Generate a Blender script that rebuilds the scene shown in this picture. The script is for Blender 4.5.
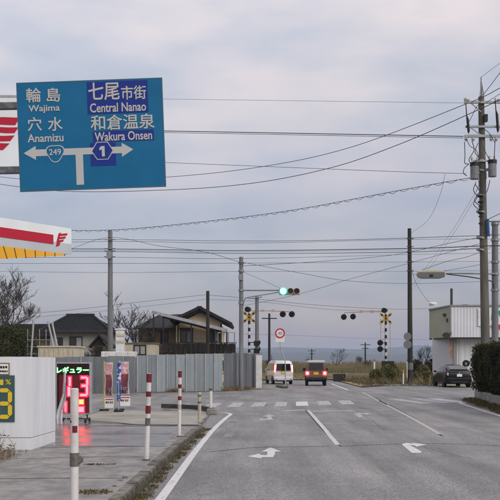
import bpy, bmesh, math, random
from mathutils import Vector, Matrix
random.seed(7)
R = math.radians
SC = bpy.context.scene
for o in list(bpy.data.objects): bpy.data.objects.remove(o)
C = SC.collection

# ------------------------------------------------------------------ camera
F, H0, HY = 850.0, 1.65, 362.0            # focal length in photo pixels, eye height, horizon row
cd = bpy.data.cameras.new('camera'); cam = bpy.data.objects.new('camera', cd); C.objects.link(cam)
cam.location = (0, 0, H0); cam.rotation_euler = (R(90), 0, 0)
cd.sensor_width = 36; cd.lens = 36*F/500; cd.shift_y = (HY-250)/500
cd.clip_start = .1; cd.clip_end = 30000
SC.camera = cam
# ------------------------------------------------------------------ sky and light: overcast late afternoon
SUN_EL, SUN_AZ = R(34), R(136)             # azimuth measured from +Y towards +X
wd = bpy.data.worlds.new('World'); SC.world = wd; wd.use_nodes = True
nt = wd.node_tree; nt.nodes.clear()
N = nt.nodes.new; L = nt.links.new
out = N('ShaderNodeOutputWorld'); bgA = N('ShaderNodeBackground'); bgB = N('ShaderNodeBackground'); add = N('ShaderNodeAddShader')
sky = N('ShaderNodeTexSky'); sky.sky_type = 'NISHITA'; sky.sun_disc = False
sky.sun_elevation = SUN_EL; sky.sun_rotation = SUN_AZ; sky.air_density = 1.4; sky.dust_density = 3
L(sky.outputs[0], bgA.inputs[0]); bgA.inputs[1].default_value = .05
tc = N('ShaderNodeTexCoord'); sep = N('ShaderNodeSeparateXYZ'); L(tc.outputs['Generated'], sep.inputs[0])
ramp = N('ShaderNodeValToRGB'); L(sep.outputs['Z'], ramp.inputs[0])
e = ramp.color_ramp.elements                # overcast deck: dim at the horizon, brighter overhead
e[0].position = 0.0; e[0].color = (.245, .25, .315, 1)
e[1].position = 1.0; e[1].color = (.80, .78, .82, 1)
for p, c in ((.04, (.25, .255, .325, 1)), (.10, (.27, .272, .35, 1)), (.19, (.325, .32, .39, 1)), (.28, (.455, .437, .462, 1)), (.37, (.56, .53, .54, 1))):
    q = e.new(p); q.color = c
mp = N('ShaderNodeMapping'); mp.inputs['Scale'].default_value = (1, 1, 3.2); L(tc.outputs['Generated'], mp.inputs[0])
noi = N('ShaderNodeTexNoise'); noi.inputs['Scale'].default_value = 5.0; noi.inputs['Detail'].default_value = 5; noi.inputs['Roughness'].default_value = .48
L(mp.outputs[0], noi.inputs['Vector'])
mr = N('ShaderNodeMapRange'); mr.inputs[1].default_value = .32; mr.inputs[2].default_value = .68; mr.inputs[3].default_value = .90; mr.inputs[4].default_value = 1.19
L(noi.outputs['Fac'], mr.inputs[0])
mrt = N('ShaderNodeMapRange'); mrt.inputs[1].default_value = .36; mrt.inputs[2].default_value = .64; L(noi.outputs['Fac'], mrt.inputs[0])
tint = N('ShaderNodeMixRGB'); tint.blend_type = 'MIX'; tint.inputs[1].default_value = (.90, .935, 1.02, 1); tint.inputs[2].default_value = (1.11, 1.0, .945, 1)
L(mrt.outputs[0], tint.inputs[0])
m1 = N('ShaderNodeMixRGB'); m1.blend_type = 'MULTIPLY'; m1.inputs[0].default_value = 1; L(ramp.outputs[0], m1.inputs[1]); L(tint.outputs[0], m1.inputs[2])
L(m1.outputs[0], bgB.inputs[0]); L(mr.outputs[0], bgB.inputs[1])
L(bgA.outputs[0], add.inputs[0]); L(bgB.outputs[0], add.inputs[1]); L(add.outputs[0], out.inputs[0])
sd = bpy.data.lights.new('sun', 'SUN'); sd.energy = 1.35; sd.angle = R(40); sd.color = (1, .95, .9)
so = bpy.data.objects.new('sun', sd); C.objects.link(so)
sdir = Vector((math.sin(SUN_AZ)*math.cos(SUN_EL), math.cos(SUN_AZ)*math.cos(SUN_EL), math.sin(SUN_EL)))
so.rotation_euler = sdir.to_track_quat('Z', 'Y').to_euler(); so.location = (0, 0, 30)
vs = SC.view_settings; vs.view_transform = 'Standard'; vs.look = 'None'; vs.exposure = 0; vs.gamma = 1; vs.use_curve_mapping = False
SC.cycles.use_denoising = True
SC.cycles.max_bounces = 6; SC.cycles.volume_bounces = 0

# ------------------------------------------------------------------ helpers
def G(px, py, z=0.0):
    """photo pixel -> point on the level z"""
    D = F*(H0-z)/(py-HY); return Vector(((px-250)/F*D, D, z))
def P(px, py, D):
    """photo pixel at a known depth"""
    return Vector(((px-250)/F*D, D, H0+(HY-py)/F*D))
BASE = {}
def srgb(r, g, b):
    f = lambda c: (c/255/12.92) if c <= 10 else ((c/255+.055)/1.055)**2.4
    return (f(r), f(g), f(b))
MATS = {}
def mat(name, col, rough=.7, col2=None, scale=3.0, metal=0.0, bump=0.0, bscale=40.0, emit=None, es=0.0, stretch=None, spec=.28, detail=6, lo=.35, hi=.65, rvar=0.0, coat=0.0):
    m = bpy.data.materials.new(name); m.use_nodes = True; MATS[name] = m
    t = m.node_tree; b = t.nodes['Principled BSDF']; n = t.nodes.new; l = t.links.new
    b.inputs['Base Color'].default_value = (*col, 1); b.inputs['Roughness'].default_value = rough
    b.inputs['Metallic'].default_value = metal; b.inputs['Specular IOR Level'].default_value = spec
    if coat: b.inputs['Coat Weight'].default_value = coat
    tc = n('ShaderNodeTexCoord'); vec = tc.outputs['Object']
    if stretch:
        mp = n('ShaderNodeMapping'); mp.inputs['Scale'].default_value = stretch; l(vec, mp.inputs[0]); vec = mp.outputs[0]
    if col2 is not None:
        x = n('ShaderNodeTexNoise'); x.inputs['Scale'].default_value = scale; x.inputs['Detail'].default_value = detail; x.inputs['Roughness'].default_value = .6
        l(vec, x.inputs['Vector'])
        r = n('ShaderNodeMapRange'); r.inputs[1].default_value = lo; r.inputs[2].default_value = hi; l(x.outputs['Fac'], r.inputs[0])
        mx = n('ShaderNodeMixRGB'); mx.inputs[1].default_value = (*col, 1); mx.inputs[2].default_value = (*col2, 1)
        l(r.outputs[0], mx.inputs[0]); l(mx.outputs[0], b.inputs['Base Color'])
        if rvar:
            rr = n('ShaderNodeMapRange'); rr.inputs[3].default_value = rough-rvar; rr.inputs[4].default_value = rough+rvar
            l(r.outputs[0], rr.inputs[0]); l(rr.outputs[0], b.inputs['Roughness'])
    if bump:
        y = n('ShaderNodeTexNoise'); y.inputs['Scale'].default_value = bscale; y.inputs['Detail'].default_value = 4; l(vec, y.inputs['Vector'])
        bp = n('ShaderNodeBump'); bp.inputs['Strength'].default_value = bump; bp.inputs['Distance'].default_value = .01
        l(y.outputs['Fac'], bp.inputs['Height']); l(bp.outputs[0], b.inputs['Normal'])
    if emit:
        b.inputs['Emission Color'].default_value = (*emit, 1); b.inputs['Emission Strength'].default_value = es
    return m
def M(k): return MATS[k]

class MB:
    def __init__(s): s.v = []; s.f = []
    def add(s, vs, fs):
        o = len(s.v); s.v += [Vector(q) for q in vs]; s.f += [tuple(i+o for i in q) for q in fs]; return s
    def box(s, a, b):
        x0, y0, z0 = a; x1, y1, z1 = b
        return s.add([(x0,y0,z0),(x1,y0,z0),(x1,y1,z0),(x0,y1,z0),(x0,y0,z1),(x1,y0,z1),(x1,y1,z1),(x0,y1,z1)],
                     [(3,2,1,0),(4,5,6,7),(0,1,5,4),(1,2,6,5),(2,3,7,6),(3,0,4,7)])
    def obox(s, c, ux, uy, uz):
        """box about centre c with half-axis vectors"""
        c, ux, uy, uz = map(Vector, (c, ux, uy, uz)); q = []
        for k in (-1, 1):
            for i, j in ((-1,-1),(1,-1),(1,1),(-1,1)): q.append(c+ux*i+uy*j+uz*k)
        return s.add(q, [(3,2,1,0),(4,5,6,7),(0,1,5,4),(1,2,6,5),(2,3,7,6),(3,0,4,7)])
    def beam(s, a, b, w, h, up=(0,0,1)):
        a, b = Vector(a), Vector(b); d = (b-a); ln = d.length; d.normalize()
        sx = d.cross(Vector(up))
        if sx.length < 1e-4: sx = d.cross(Vector((0,1,0)))
        sx.normalize(); u = sx.cross(d)
        return s.obox((a+b)/2, sx*w/2, d*ln/2, u*h/2)
    def prism(s, poly, off):
        """polygon (3-D points) extruded by a vector"""
        n = len(poly); off = Vector(off); a = [Vector(q) for q in poly]
        return s.add(a+[q+off for q in a], [tuple(range(n-1,-1,-1)), tuple(range(n, 2*n))]+[(i,(i+1)%n,n+(i+1)%n,n+i) for i in range(n)])
    def tube(s, pts, r, seg=8, cap=True):
        pts = [Vector(q) for q in pts]; n = len(pts)
        rs = r if isinstance(r, (list, tuple)) else [r]*n
        o = len(s.v); up = Vector((0,0,1)); prev = None
        for i, p in enumerate(pts):
            d = (pts[min(i+1,n-1)]-pts[max(i-1,0)])
            if d.length < 1e-7: d = Vector((0,0,1))
            d.normalize()
            a = d.cross(up) if prev is None else prev-d*prev.dot(d)
            if a.length < 1e-3: a = d.cross(Vector((0,1,0)))
            if a.length < 1e-3: a = d.cross(Vector((1,0,0)))
            a.normalize(); prev = a; b = d.cross(a)
            for k in range(seg):
                t = 2*math.pi*k/seg; s.v.append(p+(a*math.cos(t)+b*math.sin(t))*rs[i])
        for i in range(n-1):
            for k in range(seg):
                s.f.append((o+i*seg+k, o+i*seg+(k+1)%seg, o+(i+1)*seg+(k+1)%seg, o+(i+1)*seg+k))
        if cap:
            s.f.append(tuple(o+k for k in range(seg-1,-1,-1))); s.f.append(tuple(o+(n-1)*seg+k for k in range(seg)))
        return s
    def disc(s, c, n, r, th, seg=24):
        c, n = Vector(c), Vector(n).normalized(); return s.tube([c-n*th/2, c+n*th/2], r, seg)
    def ring(s, c, n, r0, r1, th, seg=28):
        c, n = Vector(c), Vector(n).normalized()
        a = n.cross(Vector((0,0,1)));  a = a if a.length > .01 else Vector((1,0,0)); a.normalize(); b = n.cross(a)
        q = []
        for k in range(seg):
            t = 2*math.pi*k/seg; e = a*math.cos(t)+b*math.sin(t)
            q += [c+e*r0-n*th/2, c+e*r1-n*th/2, c+e*r1+n*th/2, c+e*r0+n*th/2]
        fs = []
        for k in range(seg):
            i, j = 4*k, 4*((k+1)%seg)
            for u in range(4): w = (u+1)%4; fs.append((i+u, i+w, j+w, j+u))
        return s.add(q, fs)
    def build(s, name, m, parent=None, smooth=False, local=False, bevel=0):
        me = bpy.data.meshes.new(name); base = Vector((0,0,0))
        if parent is not None and not local: base = BASE.get(parent.name, base)
        me.from_pydata([tuple(q-base) for q in s.v], [], s.f); me.validate()
        bm = bmesh.new(); bm.from_mesh(me); bmesh.ops.recalc_face_normals(bm, faces=bm.faces); bm.to_mesh(me); bm.free()
        o = bpy.data.objects.new(name, me); C.objects.link(o)
        me.materials.append(M(m) if isinstance(m, str) else m)
        if smooth:
            for p in me.polygons: p.use_smooth = True
            try: me.set_sharp_from_angle(angle=R(40))
            except Exception: pass
        if bevel:
            bv = o.modifiers.new('bevel', 'BEVEL'); bv.width = bevel; bv.segments = 2; bv.limit_method = 'ANGLE'; bv.angle_limit = R(35)
        if parent is not None: o.parent = parent; BASE[o.name] = base
        else: BASE[o.name] = Vector((0,0,0))
        return o
def tag(o, label, cat=None, group=None, kind=None):
    o['label'] = label
    if cat: o['category'] = cat
    if group: o['group'] = group
    if kind: o['kind'] = kind
    return o
def thing(name, label, cat, base, group=None):
    o = bpy.data.objects.new(name, None); C.objects.link(o); o.location = base; o.empty_display_size = .2
    BASE[o.name] = Vector(base); return tag(o, label, cat, group)
def copy_tree(o, parent=None):
    c = o.copy(); C.objects.link(c); c.parent = parent
    for ch in o.children: copy_tree(ch, c)
    return c
def struct(name, mb, m, **k):
    o = mb.build(name, m, **k); o['kind'] = 'structure'; return o
def text_mb(txt, c, u, v, w, h, bold=.0, depth=.004):
    """lettering fitted to a w x h box about centre c on the plane of u, v"""
    cu = bpy.data.curves.new('t', 'FONT'); cu.body = txt; cu.size = 1; cu.resolution_u = 3; cu.extrude = 0
    ob = bpy.data.objects.new('t', cu); C.objects.link(ob)
    dg = bpy.context.evaluated_depsgraph_get(); me = bpy.data.meshes.new_from_object(ob.evaluated_get(dg))
    vs = [q.co.copy() for q in me.vertices]; fs = [tuple(p.vertices) for p in me.polygons]
    bpy.data.objects.remove(ob); bpy.data.curves.remove(cu); bpy.data.meshes.remove(me)
    mb = MB()
    if not vs: return mb
    x0, x1 = min(q.x for q in vs), max(q.x for q in vs); y0, y1 = min(q.y for q in vs), max(q.y for q in vs)
    u, v, c = Vector(u), Vector(v), Vector(c); n = u.cross(v)
    sx = w/max(x1-x0, 1e-6); sy = h/max(y1-y0, 1e-6)
    steps = [(0,0)] if bold <= 0 else [(math.cos(a)*bold, math.sin(a)*bold) for a in [2*math.pi*k/8+.39 for k in range(8)]]
    for i, (dx, dy) in enumerate(steps):           # stroke weight: the face repeated in layers
        mb.add([c+u*((q.x-(x0+x1)/2+dx)*sx)+v*((q.y-(y0+y1)/2+dy)*sy)+n*(depth+.0008*i) for q in vs], fs)
    return mb
def cat_rom(pts, n=10):
    pts = [Vector(p) for p in pts]; q = [pts[0]*2-pts[1]]+pts+[pts[-1]*2-pts[-2]]; o = []
    for i in range(1, len(q)-2):
        for k in range(n):
            t = k/n; a, b, c, d = q[i-1:i+3]
            o.append(.5*((2*b)+(c-a)*t+(2*a-5*b+4*c-d)*t*t+(3*b-a-3*c+d)*t**3))
    o.append(pts[-1]); return o

# ------------------------------------------------------------------ materials
mat('field', srgb(150,135,92), .95, srgb(112,108,70), .35, bump=.6, bscale=12)
mat('sidewalk_asphalt', (.30,.285,.268), .6, (.185,.178,.17), 3.4, bump=.6, bscale=70, stretch=(1,.8,1), rvar=.15, lo=.34, hi=.62, detail=15)
mat('concrete', (.30,.29,.265), .8, (.16,.155,.145), 2.2, bump=.3, bscale=60)
mat('apron_concrete', (.36,.34,.28), .55, (.235,.225,.195), .7, bump=.2, bscale=70, rvar=.12)
mat('kerb_concrete', (.23,.22,.195), .85, (.075,.072,.058), 4.5, bump=.4, bscale=50)
mat('dark_kerb', (.10,.098,.085), .9, (.04,.04,.034), 5, bump=.5, bscale=40)
mat('tar', (.03,.03,.032), .55)
mat('white_panel', (.69,.715,.76), .5, (.60,.62,.66), 1.6, bump=.06, bscale=4, stretch=(2.4,2.4,.3))
mat('grime', (.33,.32,.30), .8, (.2,.19,.17), 5)
mat('rust_line', (.19,.14,.115), .8)
mat('board_green', (.035,.085,.09), .45, (.05,.105,.105), 3)
mat('yellow_print', (.68,.48,.03), .5)
mat('white_print', (.70,.70,.68), .5)
mat('black_print', (.02,.02,.025), .5)
mat('brown_frame', (.22,.13,.05), .6)
mat('sign_blue', (.002,.112,.255), .5, (.004,.13,.28), 1.3, spec=.25, bump=.02, bscale=3)
mat('sign_navy', (.008,.028,.22), .5, spec=.25)
mat('sign_white', (.45,.455,.46), .45)
mat('sign_rim', (.10,.14,.16), .4, metal=.6)
mat('galv', (.30,.32,.34), .45, (.22,.235,.25), 6, metal=.55, bump=.05)
mat('galv_pale', (.40,.42,.45), .5, (.31,.33,.36), 3, metal=.2, bump=.05)
mat('arm_steel', (.10,.105,.11), .35, (.22,.23,.24), 7, metal=.7)
mat('dark_metal', (.035,.037,.04), .5, (.06,.06,.06), 8)
mat('black_plastic', (.012,.012,.013), .45)
mat('pole_concrete', (.15,.142,.118), .85, (.085,.08,.068), 2.5, bump=.2, bscale=30, stretch=(1,1,.25))
mat('pole_dark', (.022,.02,.019), .85, (.042,.039,.036), 2, stretch=(1,1,.2), bump=.2)
mat('pole_grey', (.20,.21,.225), .7, (.135,.14,.15), 2, stretch=(1,1,.3), bump=.1)
mat('wire', (.055,.056,.065), .6)
mat('wire_pale', (.12,.125,.14), .6)
mat('bollard_white', (.60,.59,.58), .5, (.40,.385,.36), 5, bump=.05, lo=.45, hi=.72, stretch=(1,1,.5))
mat('bollard_red', (.17,.013,.024), .5, (.11,.014,.02), 14)
mat('bollard_band', (.15,.145,.13), .6, (.08,.08,.075), 20)
mat('bollard_beige', (.47,.43,.33), .6, (.33,.30,.24), 14)
mat('fence_metal', (.20,.24,.275), .5, (.265,.305,.34), 1.1, metal=.15, bump=.05, bscale=8, stretch=(1,1,.4))
mat('fence_rib', (.33,.345,.345), .6, (.25,.26,.26), 4)
mat('fence_dark', (.115,.13,.15), .5, (.165,.18,.20), 1.4, metal=.15, stretch=(1,1,.3))
mat('roof_tile', (.014,.015,.018), .8, (.034,.036,.041), 5, spec=.2, bump=.4, bscale=20)
mat('roof_brown', (.028,.024,.021), .9, spec=.2, col2=(.035,.032,.03), scale=4, bump=.3)
mat('house_white', (.34,.34,.34), .8, (.26,.255,.25), 1.6)
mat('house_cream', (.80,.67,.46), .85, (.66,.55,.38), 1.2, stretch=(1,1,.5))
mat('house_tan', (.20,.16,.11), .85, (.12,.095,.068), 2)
mat('wood_dark', (.018,.015,.013), .8, (.035,.029,.024), 6, stretch=(1,1,.3))
mat('glass_dark', (.018,.02,.024), .12, spec=.7)
mat('curtain', (.36,.37,.37), .8, (.24,.25,.26), 5, stretch=(6,6,.5))
mat('frame_dark', (.018,.018,.02), .5)
mat('cream_box', (.52,.49,.39), .6, (.42,.395,.31), 2)
mat('white_paint', (.70,.71,.72), .5, (.56,.57,.58), 4)
mat('bark', (.03,.026,.023), .9, (.055,.048,.042), 8, bump=.3)
mat('hedge_leaf', (.014,.017,.004), .65, (.055,.050,.010), 1.4, lo=.4, hi=.72)
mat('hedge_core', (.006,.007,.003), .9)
mat('shrub_leaf', (.06,.068,.018), .75, (.17,.15,.04), 1.2)
mat('shrub_dark', (.03,.038,.014), .75, (.06,.062,.02), 1.2)
mat('shrub_core', (.05,.05,.02), .9)
mat('reed', (.20,.165,.095), .9, (.115,.10,.055), .12)
mat('reed_dark', (.105,.10,.055), .9, (.15,.13,.07), .08)
mat('dry_stalk', (.155,.105,.06), .85, (.24,.175,.10), 5)
mat('moss', (.06,.058,.018), .9, (.14,.105,.05), 4)
mat('dirt', (.11,.092,.066), .95, (.18,.155,.115), 2, bump=.5)
mat('hill', (.055,.075,.075), .95, (.075,.095,.09), .004)
mat('bldg_white', (.58,.61,.66), .6, (.51,.535,.58), .8, stretch=(1,1,.4))
mat('bldg_green', (.33,.34,.265), .7, (.38,.39,.305), .8)
mat('bldg_grey', (.22,.23,.24), .6)
mat('rust', (.25,.10,.04), .9, (.38,.30,.24), 3, stretch=(1,1,.5))
mat('print_green', (.02,.30,.17), .6); mat('print_red', (.45,.02,.04), .5); mat('print_blue', (.03,.06,.28), .5); mat('print_pink', (.55,.33,.36), .6); mat('print_figure', (.12,.07,.08), .6)
mat('canopy_white', (.70,.745,.78), .4, (.65,.69,.72), 1); mat('canopy_grey', (.46,.50,.54), .4, (.42,.46,.50), 1)
mat('canopy_red', (.42,.012,.035), .4)
mat('soffit', (.62,.30,.02), .4, emit=(1,.50,.04), es=.55)      # yellow underside panels, emission added so the underside looks bright
mat('car_white', (.66,.67,.69), .25, coat=.6); mat('car_black', (.004,.004,.005), .22, spec=.22, coat=.12); mat('car_beige', (.16,.095,.08), .35, coat=.3)
mat('car_roof', (.55,.56,.58), .35); mat('car_glass', (.012,.013,.016), .08, spec=.8); mat('tyre', (.012,.012,.012), .85); mat('rim', (.25,.26,.27), .35, metal=.8)
mat('car_trim', (.018,.018,.019), .6); mat('plate_yellow', (.70,.47,.02), .5); mat('plate_white', (.70,.71,.70), .5)
mat('brake_lamp', (.6,.02,.03), .3, emit=(1,.03,.035), es=4.5); mat('brake_core', (.9,.5,.5), .3, emit=(1,.42,.40), es=9); mat('tail_lamp_off', (.16,.012,.015), .2)
mat('lamp_clear', (.45,.45,.45), .15)
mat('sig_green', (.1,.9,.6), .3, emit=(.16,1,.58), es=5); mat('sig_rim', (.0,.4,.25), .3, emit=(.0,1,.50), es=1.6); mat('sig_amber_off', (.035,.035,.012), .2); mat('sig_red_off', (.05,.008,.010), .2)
mat('sig_case', (.42,.44,.42), .5)
mat('xing_yellow', (.47,.30,.02), .6, (.36,.22,.03), 7); mat('xing_black', (.015,.015,.016), .6); mat('xing_white', (.52,.52,.50), .6); mat('xing_beige', (.45,.36,.27), .6); mat('xing_pink', (.50,.28,.25), .6)
mat('xing_slate', (.20,.21,.27), .6)
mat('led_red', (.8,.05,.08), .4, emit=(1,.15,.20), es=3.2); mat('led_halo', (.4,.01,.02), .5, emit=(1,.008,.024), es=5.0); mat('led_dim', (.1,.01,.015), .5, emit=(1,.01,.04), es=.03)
mat('led_green', (.1,.9,.3), .4, emit=(.5,1,.55), es=1.8); mat('led_ghalo', (.0,.3,.05), .5, emit=(.01,1,.06), es=.75); mat('led_orange', (.9,.4,.1), .4, emit=(1,.42,.10), es=1.8)
mat('led_panel', (.020,.006,.008), .4)
mat('lamp_diffuser', (.40,.40,.30), .4)
mat('transformer', (.20,.22,.24), .5, (.14,.15,.165), 5); mat('insulator', (.45,.45,.44), .3); mat('tape_blue', (.02,.09,.26), .6)
mat('banner_white', (.62,.61,.66), .8, (.55,.54,.60), 5)
mat('plate_grey', (.13,.133,.138), .6)

def blotch(name, cols, scale):
    m = mat(name, cols[0], .8); t = m.node_tree; b = t.nodes['Principled BSDF']; n = t.nodes.new; l = t.links.new
    tc = n('ShaderNodeTexCoord'); x = n('ShaderNodeTexNoise'); x.inputs['Scale'].default_value = scale; x.inputs['Detail'].default_value = 3; l(tc.outputs['Object'], x.inputs['Vector'])
    r = n('ShaderNodeValToRGB'); r.color_ramp.interpolation = 'CONSTANT'; l(x.outputs['Fac'], r.inputs[0]); l(r.outputs[0], b.inputs['Base Color'])
    e_ = r.color_ramp.elements; e_[0].color = (*cols[0],1); e_[1].position = .66; e_[1].color = (*cols[-1],1)
    for k, c in enumerate(cols[1:-1]): q_ = e_.new(.40+.26*(k)/max(1,len(cols)-2)); q_.color = (*c,1)
blotch('flag_figure', [(.05,.04,.05),(.16,.08,.09),(.40,.22,.22),(.10,.10,.16),(.55,.52,.55)], 7)
blotch('flag_pink', [(.55,.33,.36),(.50,.24,.28),(.60,.45,.47),(.62,.60,.63)], 9)
blotch('flag_maroon', [(.10,.03,.04),(.22,.05,.07),(.14,.05,.07),(.34,.16,.18)], 6)
blotch('flag_blue', [(.60,.60,.64),(.03,.07,.30),(.06,.12,.36),(.60,.60,.64),(.04,.08,.28)], 6)
def asphalt_mat():
    m = bpy.data.materials.new('asphalt'); m.use_nodes = True; MATS['asphalt'] = m
    t = m.node_tree; b = t.nodes['Principled BSDF']; n = t.nodes.new; l = t.links.new
    tc = n('ShaderNodeTexCoord'); V = tc.outputs['Object']
    def noise(sc, det=5, st=None, rot=0):
        v = V
        if st:
            mp = n('ShaderNodeMapping'); mp.inputs['Scale'].default_value = st; mp.inputs['Rotation'].default_value = (0,0,rot); l(V, mp.inputs[0]); v = mp.outputs[0]
        x = n('ShaderNodeTexNoise'); x.inputs['Scale'].default_value = sc; x.inputs['Detail'].default_value = det; x.inputs['Roughness'].default_value = .62; l(v, x.inputs['Vector']); return x.outputs['Fac']
    def rng(v, a, b_, c, d):
        r = n('ShaderNodeMapRange'); r.inputs[1].default_value = a; r.inputs[2].default_value = b_; r.inputs[3].default_value = c; r.inputs[4].default_value = d; l(v, r.inputs[0]); return r.outputs[0]
    def mul(a, b_):
        x = n('ShaderNodeMath'); x.operation = 'MULTIPLY'; l(a, x.inputs[0]); l(b_, x.inputs[1]); return x.outputs[0]
    big = rng(noise(.45, 6), .32, .68, .78, 1.2)
    streak = rng(noise(1.3, 6, (1, .09, 1), -.035),   .3, .7, .68, 1.34)      # worn wheel tracks along the road
    agg = rng(noise(30, 5), .28, .72, .34, 1.75)                               # aggregate
    coarse = rng(noise(11, 6), .3, .7, .74, 1.26)
    f = mul(mul(big, streak), mul(agg, coarse))
    vo = n('ShaderNodeTexVoronoi'); vo.feature = 'DISTANCE_TO_EDGE'; vo.inputs['Scale'].default_value = .17
    wob = n('ShaderNodeTexNoise'); wob.inputs['Scale'].default_value = 1.6; wob.inputs['Detail'].default_value = 6; l(V, wob.inputs['Vector'])
    mxv = n('ShaderNodeMixRGB'); mxv.blend_type = 'ADD'; mxv.inputs[0].default_value = .9; l(V, mxv.inputs[1]); l(wob.outputs['Color'], mxv.inputs[2]); l(mxv.outputs[0], vo.inputs['Vector'])
    crack = rng(vo.outputs['Distance'], .001, .004, .8, 1.0)
    f = mul(f, crack)
    cm = n('ShaderNodeMixRGB'); cm.blend_type = 'MULTIPLY'; cm.inputs[0].default_value = 1; cm.inputs[1].default_value = (.186, .183, .178, 1); l(f, cm.inputs[2])
    l(cm.outputs[0], b.inputs['Base Color'])
    l(rng(noise(.6, 4, (1, .3, 1)), .3, .7, .46, .85), b.inputs['Roughness'])
    bp = n('ShaderNodeBump'); bp.inputs['Strength'].default_value = .45; bp.inputs['Distance'].default_value = .006
    y = noise(110, 3); l(y, bp.inputs['Height']); l(bp.outputs[0], b.inputs['Normal'])
asphalt_mat()
def random_tone(name, lo, hi):
    m = MATS[name]; t = m.node_tree; b = t.nodes['Principled BSDF']; n = t.nodes.new; l = t.links.new
    src = b.inputs['Base Color'].links[0].from_socket; oi = n('ShaderNodeObjectInfo'); r = n('ShaderNodeMapRange'); r.inputs[3].default_value = lo; r.inputs[4].default_value = hi; l(oi.outputs['Random'], r.inputs[0])
    mx = n('ShaderNodeMixRGB'); mx.blend_type = 'MULTIPLY'; mx.inputs[0].default_value = 1; l(src, mx.inputs[1]); l(r.outputs[0], mx.inputs[2]); l(mx.outputs[0], b.inputs['Base Color'])
for k_ in ('fence_metal','fence_dark','kerb_concrete'): random_tone(k_, .80, 1.15)
def kerb_face_tone():  # right-facing sides of the blocks mixed to a darker brown in patches
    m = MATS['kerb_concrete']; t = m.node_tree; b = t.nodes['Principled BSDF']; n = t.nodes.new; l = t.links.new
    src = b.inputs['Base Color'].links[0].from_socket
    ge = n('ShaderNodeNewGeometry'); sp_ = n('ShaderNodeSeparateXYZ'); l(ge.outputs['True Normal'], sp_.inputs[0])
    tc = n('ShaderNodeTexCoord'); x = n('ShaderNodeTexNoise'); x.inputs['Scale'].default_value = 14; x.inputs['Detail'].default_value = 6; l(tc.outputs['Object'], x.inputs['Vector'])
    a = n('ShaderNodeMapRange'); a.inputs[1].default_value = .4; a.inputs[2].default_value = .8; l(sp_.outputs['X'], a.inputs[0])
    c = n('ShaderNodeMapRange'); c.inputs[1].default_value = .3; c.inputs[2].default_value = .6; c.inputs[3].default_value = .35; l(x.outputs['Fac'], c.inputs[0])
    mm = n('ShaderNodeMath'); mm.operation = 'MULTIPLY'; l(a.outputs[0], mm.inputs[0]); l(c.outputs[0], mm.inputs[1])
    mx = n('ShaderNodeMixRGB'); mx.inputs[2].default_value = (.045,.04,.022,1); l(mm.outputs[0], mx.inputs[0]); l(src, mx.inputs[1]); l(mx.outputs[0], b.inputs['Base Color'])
kerb_face_tone()
def paint_mat(name, col, wear):
    """road paint worn through to the asphalt in flakes"""
    m = mat(name, col, .6); t = m.node_tree; b = t.nodes['Principled BSDF']; n = t.nodes.new; l = t.links.new
    tc = n('ShaderNodeTexCoord'); x = n('ShaderNodeTexNoise'); x.inputs['Scale'].default_value = 9; x.inputs['Detail'].default_value = 8; x.inputs['Roughness'].default_value = .75; l(tc.outputs['Object'], x.inputs['Vector'])
    r = n('ShaderNodeMapRange'); r.inputs[1].default_value = wear-.09; r.inputs[2].default_value = wear+.07; l(x.outputs['Fac'], r.inputs[0])
    mx = n('ShaderNodeMixRGB'); mx.inputs[1].default_value = (.16,.158,.158,1); mx.inputs[2].default_value = (*col,1); l(r.outputs[0], mx.inputs[0]); l(mx.outputs[0], b.inputs['Base Color'])
paint_mat('paint_lane', (.60,.60,.59), .45); paint_mat('paint', (.60,.60,.59), .40); paint_mat('paint_worn', (.55,.55,.55), .50); paint_mat('paint_faint', (.42,.42,.42), .58); paint_mat('paint_old', (.40,.38,.35), .40)
def damp_mat():
    m = mat('damp_asphalt', (.115,.11,.105), .24, (.20,.19,.18), 1.3, bump=.16, bscale=60, rvar=.14, spec=.5)
damp_mat()

# ------------------------------------------------------------------ ground, hills, road
g = MB()
g.add([(-9000,-200,-.03),(9000,-200,-.03),(9000,9000,-.03),(-9000,9000,-.03)], [(0,1,2,3)])
tag(struct('ground', g, 'field'), 'flat dry grass ground reaching the horizon')
def hills(D0, rows, name, label):
    mb = MB(); random.seed(3); n = 150; pts = []
    for i in range(n+1):
        px = -900+2300*i/n
        y = rows(px)
        p = P(px, y, D0); pts.append(p)
    vs = []
    for p in pts: vs += [Vector((p.x, D0-500, -2)), Vector((p.x, D0-230, p.z*.55)), p, Vector((p.x, D0+600, -2))]
    fs = []
    for i in range(n):
        for k in range(3): fs.append((4*i+k, 4*i+4+k, 4*i+5+k, 4*i+1+k))
    mb.add(vs, fs); return tag(struct(name, mb, 'hill', smooth=True), label)
hills(3600, lambda x: 347.2+1.3*math.sin(x*.021+1)+.9*math.sin(x*.057)+.5*math.sin(x*.13)+.3*math.sin(x*.31), 'hills', 'low blue hills along the horizon')
hills(2600, lambda x: 353.5+1.5*math.sin(x*.016+.4)+.8*math.sin(x*.071)+.4*math.sin(x*.21), 'hills_near', 'lower dark band of hills before the far ridge')

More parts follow.
